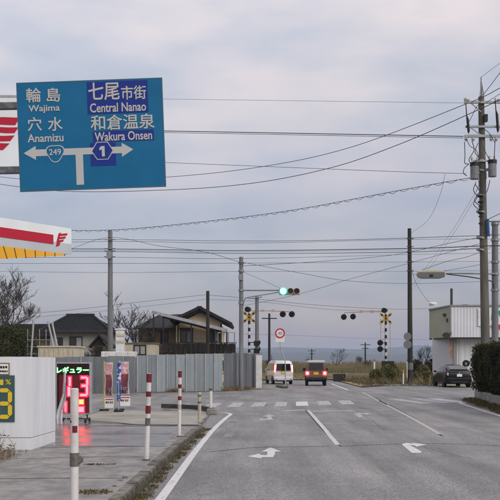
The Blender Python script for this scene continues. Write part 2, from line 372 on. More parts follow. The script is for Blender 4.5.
FAR = [(-60,12),(-30,26),(-12.5,40.5),(-8.5,43.8),(-3.6,47.4),(.75,51.5),(1.2,80),(7.5,80),(7.2,54.5),(9.0,57.6),(12.5,59.2),(40,73)]
road = MB()
road.add([(x,y,0) for x,y in [(-60,-6)]+FAR+[(40,-6)]], [tuple(range(len(FAR)+2))])
ROAD = tag(struct('road', road, 'asphalt'), 'grey asphalt road meeting an oblique cross street')
def sheet(name, pts, m, z=.004, parent=ROAD):
    mb = MB(); q = [Vector((p[0], p[1], z)) for p in pts]; mb.add(q, [tuple(range(len(q)))]); return mb.build(name, m, parent)
def strip(name, pts, w, m, z=.004, parent=ROAD, n=6):
    pts = cat_rom([Vector((p[0], p[1], z)) for p in pts], n); mb = MB(); vs = []
    for i, p in enumerate(pts):
        d = pts[min(i+1,len(pts)-1)]-pts[max(i-1,0)]; d.normalize(); s = Vector((d.y,-d.x,0))*w/2; vs += [p-s, p+s]
    mb.add(vs, [(2*i,2*i+1,2*i+3,2*i+2) for i in range(len(pts)-1)]); return mb.build(name, m, parent)
g2 = lambda a: tuple(G(*a)[:2])
strip('edge_line', [g2(p) for p in ((128,540),(160,500),(196,450.5),(214,429),(226,418),(230.5,414.6),(228,413.2),(219,412.6))], .125, 'paint')
strip('lane_line', [g2((337.5,445)), g2((322,426)), g2((307.5,409.6))], .105, 'paint_lane')
strip('stop_line', [g2((283,411.2)), g2((307,409.8))], .4, 'paint_worn')
strip('stop_line', [g2((311,411.4)), g2((355,410.8))], .4, 'paint_worn')
strip('stop_line', [g2((236,411.8)), g2((281,411.4))], .3, 'paint_faint')
strip('centre_line', [g2(p) for p in ((440,434.3),(405,414.5),(372,397.5),(365.5,394.2))], .13, 'paint_old')
strip('repair_seam', [tuple(G(442,436)[:2]), tuple(G(408,414.8)[:2]), tuple(G(375,397.6)[:2])], .06, 'tar', z=.003)
strip('repair_seam', [g2(p) for p in ((330,446.2),(300,446.8),(255,447.6),(210,452))], .035, 'tar', z=.003)
strip('repair_seam', [g2(p) for p in ((342,446.3),(400,444),(460,444),(520,447))], .03, 'tar', z=.003)
strip('repair_seam', [g2(p) for p in ((305,410),(320,427),(341,446.8))], .04, 'tar', z=.002)
strip('edge_line', [g2(p) for p in ((456,402.3),(470,406.5),(488,412.3),(505,417.5),(560,436))], .13, 'paint')
strip('lane_line', [g2((331,383.6)), g2((339,386.7)), g2((348,390))], .16, 'paint')
strip('lane_line', [g2((362,392.5)), g2((372,397.5))], .15, 'paint_worn', z=.008)
# crosswalk: each stripe painted along the road direction, the row oblique to it
c0, c1 = G(183,406.2), G(450,401.0); rd = Vector((.055,1,0)).normalized()
cw = [(183,406,.30,'paint'),(213,405.2,.5,'paint_worn'),(236,404.9,.5,'paint_worn'),(259,404.4,.55,'paint_worn'),(281,404.1,.5,'paint_worn'),(302,403.7,.52,'paint'),(324,403,.55,'paint_worn'),(346,402.4,.6,'paint_worn'),(368,402.7,.6,'paint_faint'),(389,402.6,.6,'paint_faint'),(409,401.2,.6,'paint_worn'),(430,400.6,.6,'paint_worn'),(451,400.9,.68,'paint')]
for i, (x, y, w, m) in enumerate(cw):
    c = G(x, y); s = Vector((.93,.36,0)).normalized()*w/2*(1.0 if x < 360 else 1.05); l = rd*(1.7 if x > 200 else 1.2)
    if x > 395: l = Vector((-.14,1,0)).normalized()*2.2
    sheet('crosswalk_stripe', [c-s-l, c+s-l, c+s+l, c-s+l], m)
def arrow(polys, m='paint'):
    for p in polys: sheet('arrow_marking', [g2(q) for q in p], m)
arrow([[(261,451.9),(270.5,447.6),(281.5,451.9),(275,452.0),(275,454),(273,457.4),(262,457.4),(261,458.6),(247.5,456.6),(259,453.8),(260.5,455.2),(267,455.2),(267.5,451.9)]])
arrow([[(262,416.7),(269,414.2),(275.5,416.4),(271.5,416.6),(271.5,417.5),(273.5,420),(264,420.2),(263,420.8),(257.5,419.4),(263,418.2),(264,418.8),(267,418.8),(267,416.7)]], 'paint_worn')
arrow([[(401.5,444.4),(406.5,442.9),(413,443.9),(412,443),(427,444.6),(416.5,446.9),(415,445.7),(409.5,445.2),(421.5,451.5),(421,453),(412,453.2)]])
arrow([[(354,413.9),(359,413),(365,413.3),(364,412.6),(371,413.6),(366,415.0),(364,414.4),(360,414.3),(363.5,417),(358.5,417.3)]], 'paint_worn')
random.seed(41)
def crack(pts, w, jit):
    q = []
    for a, b in zip(pts, pts[1:]):
        a, b = Vector(a), Vector(b)
        for k in range(7): q.append(a.lerp(b,k/7)+Vector((random.gauss(0,jit),random.gauss(0,jit*1.5))))
    strip('crack', q, w, 'tar', z=.0025, n=2)
crack([g2((385,431)), g2((373,421)), g2((352,408))], .008, .012)
crack([g2((470,459)), g2((440,452)), g2((421,446))], .007, .015)
# darker resurfacing patches
sheet('repair_patch', [g2(p) for p in ((231,418),(236.5,416),(238,420),(229,431),(224,432))], 'damp_asphalt', z=.002)
sheet('repair_patch', [g2(p) for p in ((226,433),(236,432),(232,437),(222,438))], 'damp_asphalt', z=.002)

# ------------------------------------------------------------------ left pavement, kerbs, forecourt
KERB = [(-1.50,4.0),(-1.44,7.5),(-1.40,10.3),(-1.36,13),(-1.29,15.6),(-1.20,18.4),(-1.10,20.9)]
def kz(y): return .13 if y < 19.5 else max(.035, .13-(y-19.5)*.05)
sw = MB(); vs = []; ys = [2.0,6,10,14,17,19.5,21.4]
def kx(y):
    for (x0,y0),(x1,y1) in zip(KERB, KERB[1:]):
        if y <= y1: return x0+(x1-x0)*(y-y0)/(y1-y0)
    return KERB[-1][0]
for y in ys: vs += [(-3.72, y, kz(y)), (kx(y)-.145, y, kz(y))]
sw.add(vs, [(2*i,2*i+1,2*i+3,2*i+2) for i in range(len(ys)-1)])
SW = tag(struct('pavement', sw, 'sidewalk_asphalt'), 'worn grey asphalt pavement along the kerb')
fc = MB()
fc.add([(x,y,z) for x,y,z in [(-30,2,.125),(-3.725,2,.125),(-3.725,19.5,.125),(-3.725,21.5,.036),(-1.25,21.5,.036),(-1.25,26.8,.036),(-1.6,28.6,.036),(-2.3,29.6,.036),(-5.5,31.6,.036),(-9,31.2,.036),(-30,18,.036)]],
       [(0,1,2),(0,2,10),(2,3,10),(3,4,5,6,7,8),(3,8,9,10)])
FC = tag(struct('forecourt', fc, 'damp_asphalt'), 'damp grey forecourt of the fuel station')
sheet('concrete_slab', [(-3.0,21.9),(-1.32,21.9),(-1.32,25.4),(-4.9,25.4),(-4.9,23.4)], 'apron_concrete', .041, FC)
sheet('concrete_slab', [(-4.9,25.44),(-1.32,25.44),(-1.4,27.4),(-4.9,28.6)], 'apron_concrete', .0405, FC)
sheet('concrete_slab', [(-6.9,24.4),(-4.94,23.5),(-4.94,28.6),(-6.9,28.4)], 'concrete', .0408, FC)
for y, w in ((8.4,.02),(11.1,.025),(13.6,.02),(15.3,.035),(17.9,.025)):
    a = random.uniform(-.3,.3)
    strip('pavement_seam', [(-3.7,y+a),(-2.6,y+a*.4+.05),(kx(y)-.2,y)], w, 'tar', kz(y)+.004, SW)
sheet('pavement_patch', [(-3.7,18.2),(-1.75,17.95),(-1.5,19.45),(-3.7,19.45)], 'damp_asphalt', .1335, SW)
sheet('pavement_patch', [(-3.7,15.4),(-2.2,15.35),(-1.6,15.2),(-1.55,17.8),(-3.7,18.1)], 'damp_asphalt', .1335, SW)
strip('drain_grate', [(-5.2,23.9),(-3.6,22.6),(-3.0,21.9),(-2.2,21.7),(-1.3,21.6)], .14, 'tar', .0445, FC)
# near kerb: separate concrete blocks
kerb = thing('kerb', 'long row of dark-faced grey concrete kerb blocks along left pavement', 'kerb', (KERB[2][0], KERB[2][1], 0)); del kerb['category']; kerb['kind'] = 'structure'
y = 4.0; i = 0
while y < 20.7:
    y1 = y+.6; a = Vector((kx(y),y,0)); b = Vector((kx(y1-.012),y1-.012,0)); zt = kz(y)+random.uniform(.002,.012); zt1 = max(.04, kz(y1)+random.uniform(.002,.012))
    w = Vector((-.15,0,0)); dz = random.uniform(-.008,.008); dx = Vector((random.uniform(-.008,.008),0,0))
    mb = MB(); q = []
    for p, z in ((a, zt), (b, zt1)):
        p = p+dx; q += [p+Vector((.02,0,-.02)), p+Vector((0,0,z-.02)), p+Vector((-.02,0,z)), p+w+Vector((0,0,z)), p+w+Vector((0,0,-.02))]
    mb.add(q, [(0,1,2,3,4),(9,8,7,6,5)]+[(k,(k+1)%5,5+(k+1)%5,5+k) for k in range(5)])
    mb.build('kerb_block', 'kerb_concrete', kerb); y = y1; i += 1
ck = thing('corner_kerb', 'short dark curved kerb at the corner beside the crosswalk', 'kerb', (-1.5,28.4,0)); del ck['category']; ck['kind'] = 'structure'
arc = cat_rom([(-1.15,26.9,0),(-1.3,27.7,0),(-1.62,28.7,0),(-2.2,29.5,0),(-3.1,30.1,0)], 4)
for i in range(0, len(arc)-2, 2):
    a, m_, b = arc[i], arc[i+1], arc[i+2]; mb = MB(); q = []
    for p, d in ((a, b-a), (m_, b-a), (b-(b-a)*.015, b-a)):
        nrm = Vector((d.y,-d.x,0)).normalized()*.09; h = .17
        q += [p-nrm+Vector((0,0,-.02)), p-nrm+Vector((0,0,h)), p+nrm+Vector((0,0,h)), p+nrm+Vector((0,0,-.02))]
    fs = [(0,1,2,3),(11,10,9,8)]
    for s in (0,4):
        for k in range(4): fs.append((s+k, s+(k+1)%4, s+4+(k+1)%4, s+4+k))
    mb.add(q, fs).build('kerb_block', 'dark_kerb', ck)
MB().obox((-1.2,26.75,.09), (.16,0,0), (0,.2,0), (0,0,.09)).build('end_block', 'concrete', ck, bevel=.03)

def tufts(name, label, cat, spots, m, hmin, hmax, per, spread, kind='stuff', lean=.5, width=.006):
    mb = MB()
    for (x, y, z, s) in spots:
        for k in range(int(per*s)):
            a = random.uniform(0, 6.28); r = spread*math.sqrt(random.random())*s; b = Vector((x+r*math.cos(a), y+r*math.sin(a), z))
            h = random.uniform(hmin, hmax)*s; d = Vector((random.gauss(0, lean), random.gauss(0, lean), 1))*h; w = width*random.uniform(.7,1.5)
            ang = random.uniform(0, 3.14); s_ = Vector((math.cos(ang)*w, math.sin(ang)*w, 0)); mid = b+d*.55+Vector((0,0,h*.08))
            mb.add([b-s_, b+s_, mid+s_*.7, mid-s_*.7, b+d], [(0,1,2,3),(3,2,4)])
    o = mb.build(name, m); return tag(o, label, None, None, kind)
sp = []
random.seed(11)
yy = 5.0
while yy < 21:
    if random.random() < .8: sp.append((kx(yy)+random.uniform(.02,.11), yy, 0, random.uniform(.35,1.15)))
    yy += random.uniform(.05,.22)
tufts('gutter_weeds', 'low moss and weeds along the foot of the kerb', 'weeds', sp, 'moss', .015, .06, 60, .11, lean=1.0, width=.005)
tufts('pavement_weeds', 'small green weeds in the pavement cracks', 'weeds', [(-1.75+random.uniform(-.25,.1), 9.9+random.uniform(-.1,.1), .13, random.uniform(.5,.9)) for k in range(9)]+[(-2.3+random.uniform(-.4,.4), 12.6+random.uniform(-.05,.05), .13, random.uniform(.2,.5)) for k in range(14)]+[(-1.66,y_,.13,.35) for y_ in (10.4,10.9,11.2)], 'moss', .01, .05, 60, .11, lean=1.0, width=.005)

# ------------------------------------------------------------------ white hoarding wall with price board
wl = thing('white_wall', 'low white panel wall standing at the left edge of pavement', 'wall', (-3.8,14.76,0))
zt = 1.742
for x0, x1 in ((-5.71,-3.80),(-7.6,-5.72)):
    MB().box((x0,14.76,.34),(x1,14.86,zt)).build('panel', 'white_panel', wl)
    MB().box((x0,14.765,.10),(x1,14.855,.33)).build('base_panel', 'white_panel', wl)
d = Vector((.085,1.45,0)); nn = Vector((d.y,-d.x,0)).normalized()
def side(z0, z1, t, nm, ins):
    a = Vector((-3.798,14.77,0)); q = [a, a+d, a+d-nn*t, a-nn*t]
    MB().prism([p+Vector((0,0,z0))-nn*ins for p in q], (0,0,z1-z0)).build(nm, 'white_panel', wl)
side(.34, zt-.004, .1, 'panel', 0); side(.10, .33, .09, 'base_panel', .004)
MB().box((-7.6,14.77,.33),(-3.80,14.85,.34)).build('joint_strip', 'rust_line', wl)
MB().prism([Vector((-3.803,14.775,.33)), Vector((-3.803,14.775,.33))+d*.99, Vector((-3.88,14.775,.33))+d*.99, Vector((-3.88,14.775,.33))], (0,0,.01)).build('joint_strip', 'rust_line', wl)
u, v = Vector((1,0,0)), Vector((0,0,1))
D = 14.74
pb = thing('price_board', 'dark green fuel price board with a big yellow digit on white wall', 'price board', P(5,398,D))
MB().box(P(-24,422,D)-Vector((0,0,0)), P(14.5,375.3,D)+Vector((0,.018,0))).build('panel', 'board_green', pb, bevel=.004)
def seg7(mb_or_parent, ch, cx, cy, w, h, th, D, m, parent, name='digit', gap=.9):
    on = {'0':'abcdef','1':'bc','2':'abged','3':'abgcd','4':'fgbc','5':'afgcd','6':'afgedc','7':'abc','8':'abcdefg','9':'abcdfg'}[ch]
    x0, x1, y0, y1, ym = cx-w/2, cx+w/2, cy-h/2, cy+h/2, cy
    mb = MB(); t = th/2
    def hs(y): return [(x0+gap,y),(x0+gap+t,y-t),(x1-gap-t,y-t),(x1-gap,y),(x1-gap-t,y+t),(x0+gap+t,y+t)]
    def vsx(x, a, b): return [(x,a+gap),(x+t,a+gap+t),(x+t,b-gap-t),(x,b-gap),(x-t,b-gap-t),(x-t,a+gap+t)]
    S = {'a':hs(y0),'g':hs(ym),'d':hs(y1),'f':vsx(x0,y0,ym),'b':vsx(x1,y0,ym),'e':vsx(x0,ym,y1),'c':vsx(x1,ym,y1)}
    for k in on: mb.prism([P(a,b,D) for a,b in S[k]], (0,-.004,0))
    return mb.build(name, m, parent)
seg7(None, '3', 4.2, 403.6, 11.6, 26.5, 4.2, D-.004, 'yellow_print', pb, gap=.5)
seg7(None, '8', -14, 403.6, 11.6, 26.5, 4.2, D-.004, 'yellow_print', pb, gap=.5)
MB().box(P(-6,385,D-.006), P(3.4,379.6,D-.002)).build('printed_mark', 'yellow_print', pb)
text_mb('%', P(8.3,382,D-.002), u, v, .09, .085, .02).build('lettering', 'yellow_print', pb)
pn = thing('notice_board', 'small white notice in brown frame above the green price board', 'notice', P(0,369,D))
MB().box(P(-20,375.0,D+.001), P(9.6,362.8,D+.016)).build('frame', 'brown_frame', pn)
MB().box(P(-19,374,D-.003), P(8.4,364,D)).build('sheet', 'white_print', pn)
random.seed(2)
for yy_, hh in ((367.2,2.6),(371.4,2.2)):
    x = -17.5
    while x < 7:
        w_ = random.uniform(1.0,2.2); mk = MB(); mk.box(P(x,yy_+hh/2*random.uniform(.7,1),D-.0045), P(x+w_,yy_-hh/2*random.uniform(.7,1),D-.0032)); mk.build('print_mark', 'black_print', pn); x += w_+random.uniform(.2,.5)
# dry stalks in front of wall
mb = MB(); random.seed(5)
for k in range(150):
    x = random.uniform(-5.0,-3.95); x = x if random.random() < .75 else random.uniform(-5.2,-4.3); y = random.uniform(13.7,14.6); h = random.uniform(.12,.5)*(1.1 if x < -4.1 else .6)*(1 if random.random()<.35 else .55)
    p = [Vector((x,y,.12))]; dr = Vector((random.gauss(0,.18), random.gauss(0,.15), 1))
    for j in range(3): p.append(p[-1]+dr*h/3); dr += Vector((random.gauss(0,.2), random.gauss(0,.15), 0))
    mb.tube(p, [.005,.0045,.004,.002], 3)
    for j in range(random.randint(2,6)):
        b = p[random.randint(1,3)]; q = b+Vector((random.gauss(0,.06), random.gauss(0,.05), random.uniform(0,.07))); s_ = Vector((random.uniform(.006,.014),0,random.uniform(.004,.012)))
        mb.add([b, (b+q)/2+s_, q, (b+q)/2-s_], [(0,1,2,3)])
tag(mb.build('dry_weeds', 'dry_stalk'), 'tangle of dry brown weeds at the foot of white wall', None, None, 'stuff')
tufts('weed_litter', 'flattened dead grass along the pavement edge by the wall', 'grass', [(random.uniform(-5.2,-3.75), random.uniform(13.0,14.7), .125, random.uniform(.5,1)) for k in range(50)], 'dry_stalk', .02, .07, 22, .16, lean=1.2)

# ------------------------------------------------------------------ bollards
def bollard(base, h, bands, label, r=.04, body='bollard_white', group='marker posts along the kerb', sleeve=None, tilt=0):
    t = thing('marker_post', label, 'bollard', base, group); b = Vector(base)
    MB().tube([b, b+Vector((0,0,h-.01)), b+Vector((0,0,h))], [r, r, r*.75], 20).build('post', body, t, smooth=True)
    MB().disc(b+Vector((0,0,.008)), (0,0,1), r*1.5, .016, 20).build('base_plate', 'bollard_band', t)
    for z0, z1, m in bands: MB().tube([b+Vector((0,0,z0)), b+Vector((0,0,z1))], r+.0025, 20, False).build('reflective_band', m, t, smooth=True)
    if sleeve:
        z0, z1 = sleeve
        MB().tube([b+Vector((0,0,z0)), b+Vector((0,0,z1))], r+.006, 20).build('sleeve', 'bollard_band', t, smooth=True)
        MB().disc(b+Vector((r*1.2,-.01,(z0+z1)/2)), (0,-1,0), .042, .03, 20).build('reflector', 'bollard_band', t, smooth=True, bevel=.008)
    t.rotation_euler = (0, tilt, 0); return t
bollard((-1.78,8.62,.135), 1.25, [], 'nearest white marker post with a dark grey sleeve, mostly unbanded', .042, sleeve=(.46,.595), tilt=0)
bt = bpy.data.objects['marker_post']; bb = BASE[bt.name]
for dx, z0, z1, a0, a1 in ((.0,.80,.87,-.3,.9),(.0,.90,.925,-1.2,-.6)):
    MB().add([bb+Vector((.0445*math.sin(a),-.0445*math.cos(a),z)) for z in (z0,z1) for a in (a0,(a0+a1)/2,a1)], [(0,1,4,3),(1,2,5,4)]).build('worn_red_patch', 'bollard_red', bt)
bollard((-1.60,13.15,.135), 1.34, [(1.20,1.335,'bollard_red'),(.98,1.06,'bollard_red'),(.72,.84,'bollard_red'),(.53,.65,'bollard_band')], 'tall red and white marker post on the kerb, second from the camera', .038, tilt=.03)
bollard((-1.44,17.3,.135), 1.34, [(1.20,1.335,'bollard_red'),(.98,1.06,'bollard_red'),(.74,.82,'bollard_red'),(.55,.65,'bollard_beige')], 'slimmer red and white marker post with a beige ring, third from camera', .035, tilt=.012)
bollard((-1.33,22.4,.036), .82, [(.70,.75,'bollard_band'),(.52,.58,'bollard_band')], 'short beige marker post with two dark rings before the corner', .045, 'bollard_beige')
bollard((-1.24,26.9,.18), .66, [(.55,.655,'bollard_band')], 'short white marker post with dark top on concrete corner block', .05)

# ------------------------------------------------------------------ illuminated price sign on castors
D = 22.6; gz = .045
ls = thing('led_price_sign', 'lit LED fuel price sign with green katakana and red digits on castors', 'price sign', (P(74,362,D).x, D, gz))
MB().box(P(56,414,D), P(91,362.4,D)+Vector((0,.16,0))).build('case', 'galv_pale', ls, bevel=.01)
MB().box(P(57,413,D-.008), P(89.2,363.6,D-.008)+Vector((0,.02,0))).build('screen', 'led_panel', ls)
text_mb('レギュラー', P(72.8,370,D-.018), u, v, 31.5*D/F, 5.9*D/F, .03).build('lettering', 'led_green', ls)
text_mb('レギュラー', P(72.8,370,D-.009), u, v, 31.5*D/F, 5.9*D/F, .075, .0).build('lettering_glow', 'led_ghalo', ls)
def led(parts, m, nm):
    mb = MB()
    for x0, y0, x1, y1 in parts: mb.box(P(x0,y1,D-.02), P(x1,y0,D-.012))
    return mb.build(nm, m, ls, bevel=.008)
three = [(81,376.5,87,378.6),(81.5,384.6,87.5,386.8),(80,394,87,396.2),(86.2,377.5,88.4,385),(86.0,386,88.0,394.8)]
one = [(68.6,377,70.9,386),(67.6,387,70.2,396)]
led(three, 'led_red', 'digit'); led(one, 'led_red', 'digit')
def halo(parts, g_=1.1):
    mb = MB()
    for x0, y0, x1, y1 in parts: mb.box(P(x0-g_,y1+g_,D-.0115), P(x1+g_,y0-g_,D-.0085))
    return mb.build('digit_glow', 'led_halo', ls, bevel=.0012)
low = [(64.6,402,66.6,411.5),(78.6,406.8,83.8,412)]
led([low[0]], 'led_red', 'digit'); led([low[1]], 'led_red', 'digit'); led([(79,399.6,83.6,404.2)], 'led_orange', 'digit')
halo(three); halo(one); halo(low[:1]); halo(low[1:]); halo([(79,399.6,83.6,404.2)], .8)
dm = MB()
MB().box(P(59,413,D-.0083), P(89,375,D-.0081)).build('screen_glow', 'led_dim', ls)
fr = MB()
for x in (60, 87): fr.beam(P(x,414.5,D+.08), Vector((P(x,414,D).x, D+.08, .12)), .035, .035)
fr.beam(Vector((P(58,0,D).x,D+.08,.14)), Vector((P(90,0,D).x,D+.08,.14)), .04, .04)
for x in (60, 87): fr.beam(Vector((P(x,0,D).x,D-.25,.13)), Vector((P(x,0,D).x,D+.4,.13)), .04, .04)
fr.build('stand', 'dark_metal', ls)
for x in (60, 87):
    for dy in (-.22,.36): MB().disc(Vector((P(x,0,D).x, D+dy, gz+.05)), (1,0,0), .05, .04, 16).build('castor', 'black_plastic', ls, smooth=True)
# slack white flag beside the sign
fl = thing('white_banner', 'narrow slack white banner on a pole left of lit price sign', 'banner', (P(66,0,22.2).x, 22.2, .05))
MB().tube([P(66.2,362+ (1.65-.05)*F/22.2,22.2), P(65,372,22.2)], .011, 10).build('pole', 'galv_pale', fl)
vs = []; fs = []
rows_ = [(372,63.5,66),(382,63.2,66),(394,62.5,65.6),(402,60,65),(410,57.5,63),(418,56.6,62.4),(425,57.2,62.6)]
for i, (y, a, b) in enumerate(rows_):
    for k in range(5): vs.append(P(a+(b-a)*k/4, y+ .6*math.sin(k*1.7+i), 22.15+.05*math.sin(k*2.1+i*.9)))
for i in range(len(rows_)-1):
    for k in range(4): fs.append((5*i+k,5*i+k+1,5*i+6+k,5*i+5+k))
MB().add(vs, fs).build('cloth', 'banner_white', fl, smooth=True)

def nobori(px, base_y, w, y0, y1, label, kind):
    D = 1375/(base_y-362); b = Vector(((px-250)/F*D, D, .036))
    t = thing('nobori_flag', label, 'banner', b, 'advertising flags on the forecourt')
    MB().tube([b, P(px, y0-1.5, D)], .014, 10).build('pole', 'yellow_print' if kind == 0 else 'galv_pale', t)
    MB().tube([P(px-.5,y0,D), P(px+w+.5,y0,D)], .01, 8).build('cross_rod', 'galv_pale', t)
    MB().disc(b+Vector((0,0,.03)), (0,0,1), .16, .06, 20).build('weight_base', 'black_plastic', t)
    def cloth(xa, xb, ya, yb, m, nm, off=0):
        vs = []; fs = []; n = 20; off = off*1.6
        for i in range(n+1):
            for k in range(5):
                x = xa+(xb-xa)*k/4; y = ya+(yb-ya)*i/n
                vs.append(P(x+.35*math.sin(y*.35+kind*2), y, D-.02+.05*math.sin((x-px)*.55+y*.16+kind)-off))
        for i in range(n):
            for k in range(4): fs.append((5*i+k,5*i+k+1,5*i+6+k,5*i+5+k))
        MB().add(vs, fs).build(nm, m, t, smooth=True)
    if kind < 2:
        cloth(px+.6, px+w, y0+.3, y1, 'banner_white', 'cloth')
        cloth(px+1.0, px+w-.5, y0+1.5, y0+12, 'flag_pink', 'printed_panel', .012)
        cloth(px+1.6, px+w-1.0, y0+12.5, y0+25, 'flag_maroon', 'printed_figure', .012); cloth(px+1.2, px+w-.9, y0+25, y1-.6, 'flag_figure', 'printed_figure', .012)
        bd = MB().box(P(px+.4,y1+12,D-.03), P(px+w+1.2,y1+2,D-.01)).build('foot_board', 'white_print', t)
        MB().box(P(px+1.2,y1+4.0,D-.036), P(px+w+.6,y1+3.0,D-.031)).build('printed_stripe', 'print_red', bd)
        for k, w_ in enumerate((1.8,1.1,1.5,1.0)): MB().box(P(px+1.4+k*2.1,y1+7.4,D-.036), P(px+1.4+k*2.1+w_,y1+5.4,D-.031)).build('printed_mark', 'print_figure', bd)
    else:
        cloth(px-1.6, px+2.6, y0+.3, y1, 'flag_blue', 'cloth')
nobori(104.2, 411, 8.4, 362.5, 396, 'pink and white advertising flag on a yellow pole, left one', 0)
nobori(119.6, 410.5, 9.4, 361.8, 394, 'pink and white advertising flag on a pale pole behind blue flag', 1)
nobori(118.6, 412, 5, 362.5, 401, 'narrow blue and white twisted flag nearest the street', 2)

# ------------------------------------------------------------------ overhead guide sign
D = 17.7; ang = R(2.1); S = D/F
u = Vector((math.cos(ang),0,math.sin(ang))); v = Vector((-math.sin(ang),0,math.cos(ang))); n = Vector((0,-1,0))
gs = thing('guide_sign', 'large blue overhead direction sign with white Japanese place names', 'road sign', (-6.6, 18.0, .1))
cen = P(91.2,134.8,D)
panel = MB().obox(cen, u*(144.5*S/2), v*(107.5*S/2), n*.012).build('panel', 'sign_blue', gs)
mb = MB()
for s in (-1,1):
    mb.obox(cen+v*s*(107.5*S/2+.008)-n*.004, u*(144.5*S/2+.016), v*.008, n*.018); mb.obox(cen+u*s*(144.5*S/2+.008)-n*.004, u*.008, v*(107.5*S/2), n*.0175)
mb.build('rim', 'sign_rim', gs)
def tx(t, x0, x1, y0, y1, bold=.016, m='sign_white', off=.018, nm='lettering'):
    return text_mb(t, P((x0+x1)/2,(y0+y1)/2,D), u, v, (x1-x0)*S, (y1-y0)*S, bold, off).build(nm, m, gs)
def patch(x0, x1, y0, y1, m='sign_navy', off=.015):
    return MB().obox(P((x0+x1)/2,(y0+y1)/2,D)+n*.013, u*(x1-x0)*S/2, v*(y1-y0)*S/2, n*.002).build('colour_field', m, gs)
patch(87.2,148,81.2,113.6); patch(93,154,130.6,141.4); patch(90.5,116,142.8,166)
tx('輪', 26.4,41,88.4,102.4); tx('島', 47,60.3,88.2,102); tx('Wajima', 28.8,59.8,105.2,113.4, .022)
tx('穴', 28,41.8,117.6,131); tx('水', 48.3,62.6,117.4,131); tx('Anamizu', 28,63.5,134.2,142, .022)
tx('七尾', 88.6,119.4,82.8,100.2); tx('市街', 121.4,146,86,99.6); tx('Central Nanao', 90.3,146,103,111.8, .022)
tx('和倉温泉', 91,154.4,114.8,129.6); tx('Wakura Onsen', 95,152,131.8,140.4, .022)
def poly(pts, m, off, nm):
    q = []
    for a, b in pts: q.append(P(a,b,D)+n*off)
    return MB().prism(q, n*.002).build(nm, m, gs)
rot = lambda x, y, cx=78, cy=152: (cx+(x-cx)*math.cos(ang)+(y-cy)*math.sin(ang), cy-(x-cx)*math.sin(ang)+(y-cy)*math.cos(ang))
RP = lambda pts: [rot(*p) for p in pts]
poly(RP([(23.8,151.6),(36,144.6),(36,148.3),(122,148.3),(122,144.6),(133.5,151.6),(122,158.6),(122,154.9),(83,154.9),(83,185),(75.6,185),(75.6,154.9),(36,154.9),(36,158.6)]), 'sign_white', .0152, 'arrow')
def shield(r):
    pts = []
    for k in range(36):
        t = 2*math.pi*k/36; rr = r*(1+.13*math.cos(3*(t-math.pi/2))); pts.append((55.4+rr*1.05*math.cos(t), 152.2+rr*math.sin(t)))
    return RP([(x,y) for x,y in pts])
poly(shield(8.6), 'sign_white', .0176, 'route_shield'); poly(shield(7.7), 'sign_blue', .0198, 'route_shield')
def hexa(r): return RP([(102.6+r*math.cos(R(60*k)), 151.8+r*.92*math.sin(R(60*k))) for k in range(6)])
poly(hexa(11.2), 'sign_white', .0176, 'route_hexagon'); poly(hexa(10.2), 'sign_navy', .0198, 'route_hexagon')
tx('249', 49.4,61.2,149.4,155.2, .02, off=.024); poly(RP([(101.6,147.2),(104.9,147.2),(104.9,157.6),(102.0,157.6),(102.0,150.6),(99.6,151.4),(99.6,149.0)]), 'sign_white', .0225, 'route_number')
for yb in (106.6, 170.8):
    MB().beam(P(60,yb-1.3,D+.09), P(-62,yb+.6,D+.12), .11, .15).build('arm', 'arm_steel', gs, bevel=.02)
for x in (40, 140):
    a = P(x,138,D)-n*(-.0); MB().beam(P(x-2.1,84,D+.03), P(x+2.1,186,D+.03), .06, .03).build('back_rail', 'galv', gs)
pp = P(-62,0,18.0)
MB().tube([(pp.x,18.0,.1),(pp.x,18.0,7.6)], [.13,.11], 20).build('post', 'galv', gs, smooth=True)

# ------------------------------------------------------------------ fuel station: pole sign and canopy
D = 31.0
ps = thing('station_sign', 'white fuel station sign with red striped emblem behind the blue sign', 'pole sign', (P(-30,0,D).x, D+.2, .05))
MB().box(P(-75,172,D), P(48,97,D)+Vector((0,.3,0))).build('panel', 'canopy_white', ps, bevel=.02)
MB().box(P(-76,97,D-.02), P(49,95.2,D)+Vector((0,.34,0))).build('cap_strip', 'galv_pale', ps)
for (xa, ya, yb, lt) in ((19.5,117.5,125,0),(18.6,127.2,133,1),(14.5,135.4,141,2)):
    xl = -24; nq = 8
    top = [P(xl+(xa-xl)*k/nq, ya+1.2*math.sin(k*.9+lt)*(1-k/nq)+ (0 if lt == 0 else .6*(1-k/nq)), D-.012) for k in range(nq+1)]
    bot = [P(xl+(xa-4.2-xl)*k/nq, yb+1.2*math.sin(k*.9+lt)*(1-k/nq)+.8*k/nq*0, D-.012) for k in range(nq+1)]
    MB().prism(top+bot[::-1], (0,.01,0)).build('emblem_stripe', 'canopy_red', ps)
MB().prism([P(a,b,D-.012) for a,b in ((-22,142.5),(9.5,143.4),(3,150),(-10,150))], (0,.01,0)).build('emblem_stripe', 'canopy_red', ps)
MB().tube([(P(-30,0,D).x,D+.2,.05),(P(-30,0,D).x,D+.2,P(0,172,D).z)], .15, 16).build('post', 'galv_pale', ps, smooth=True)

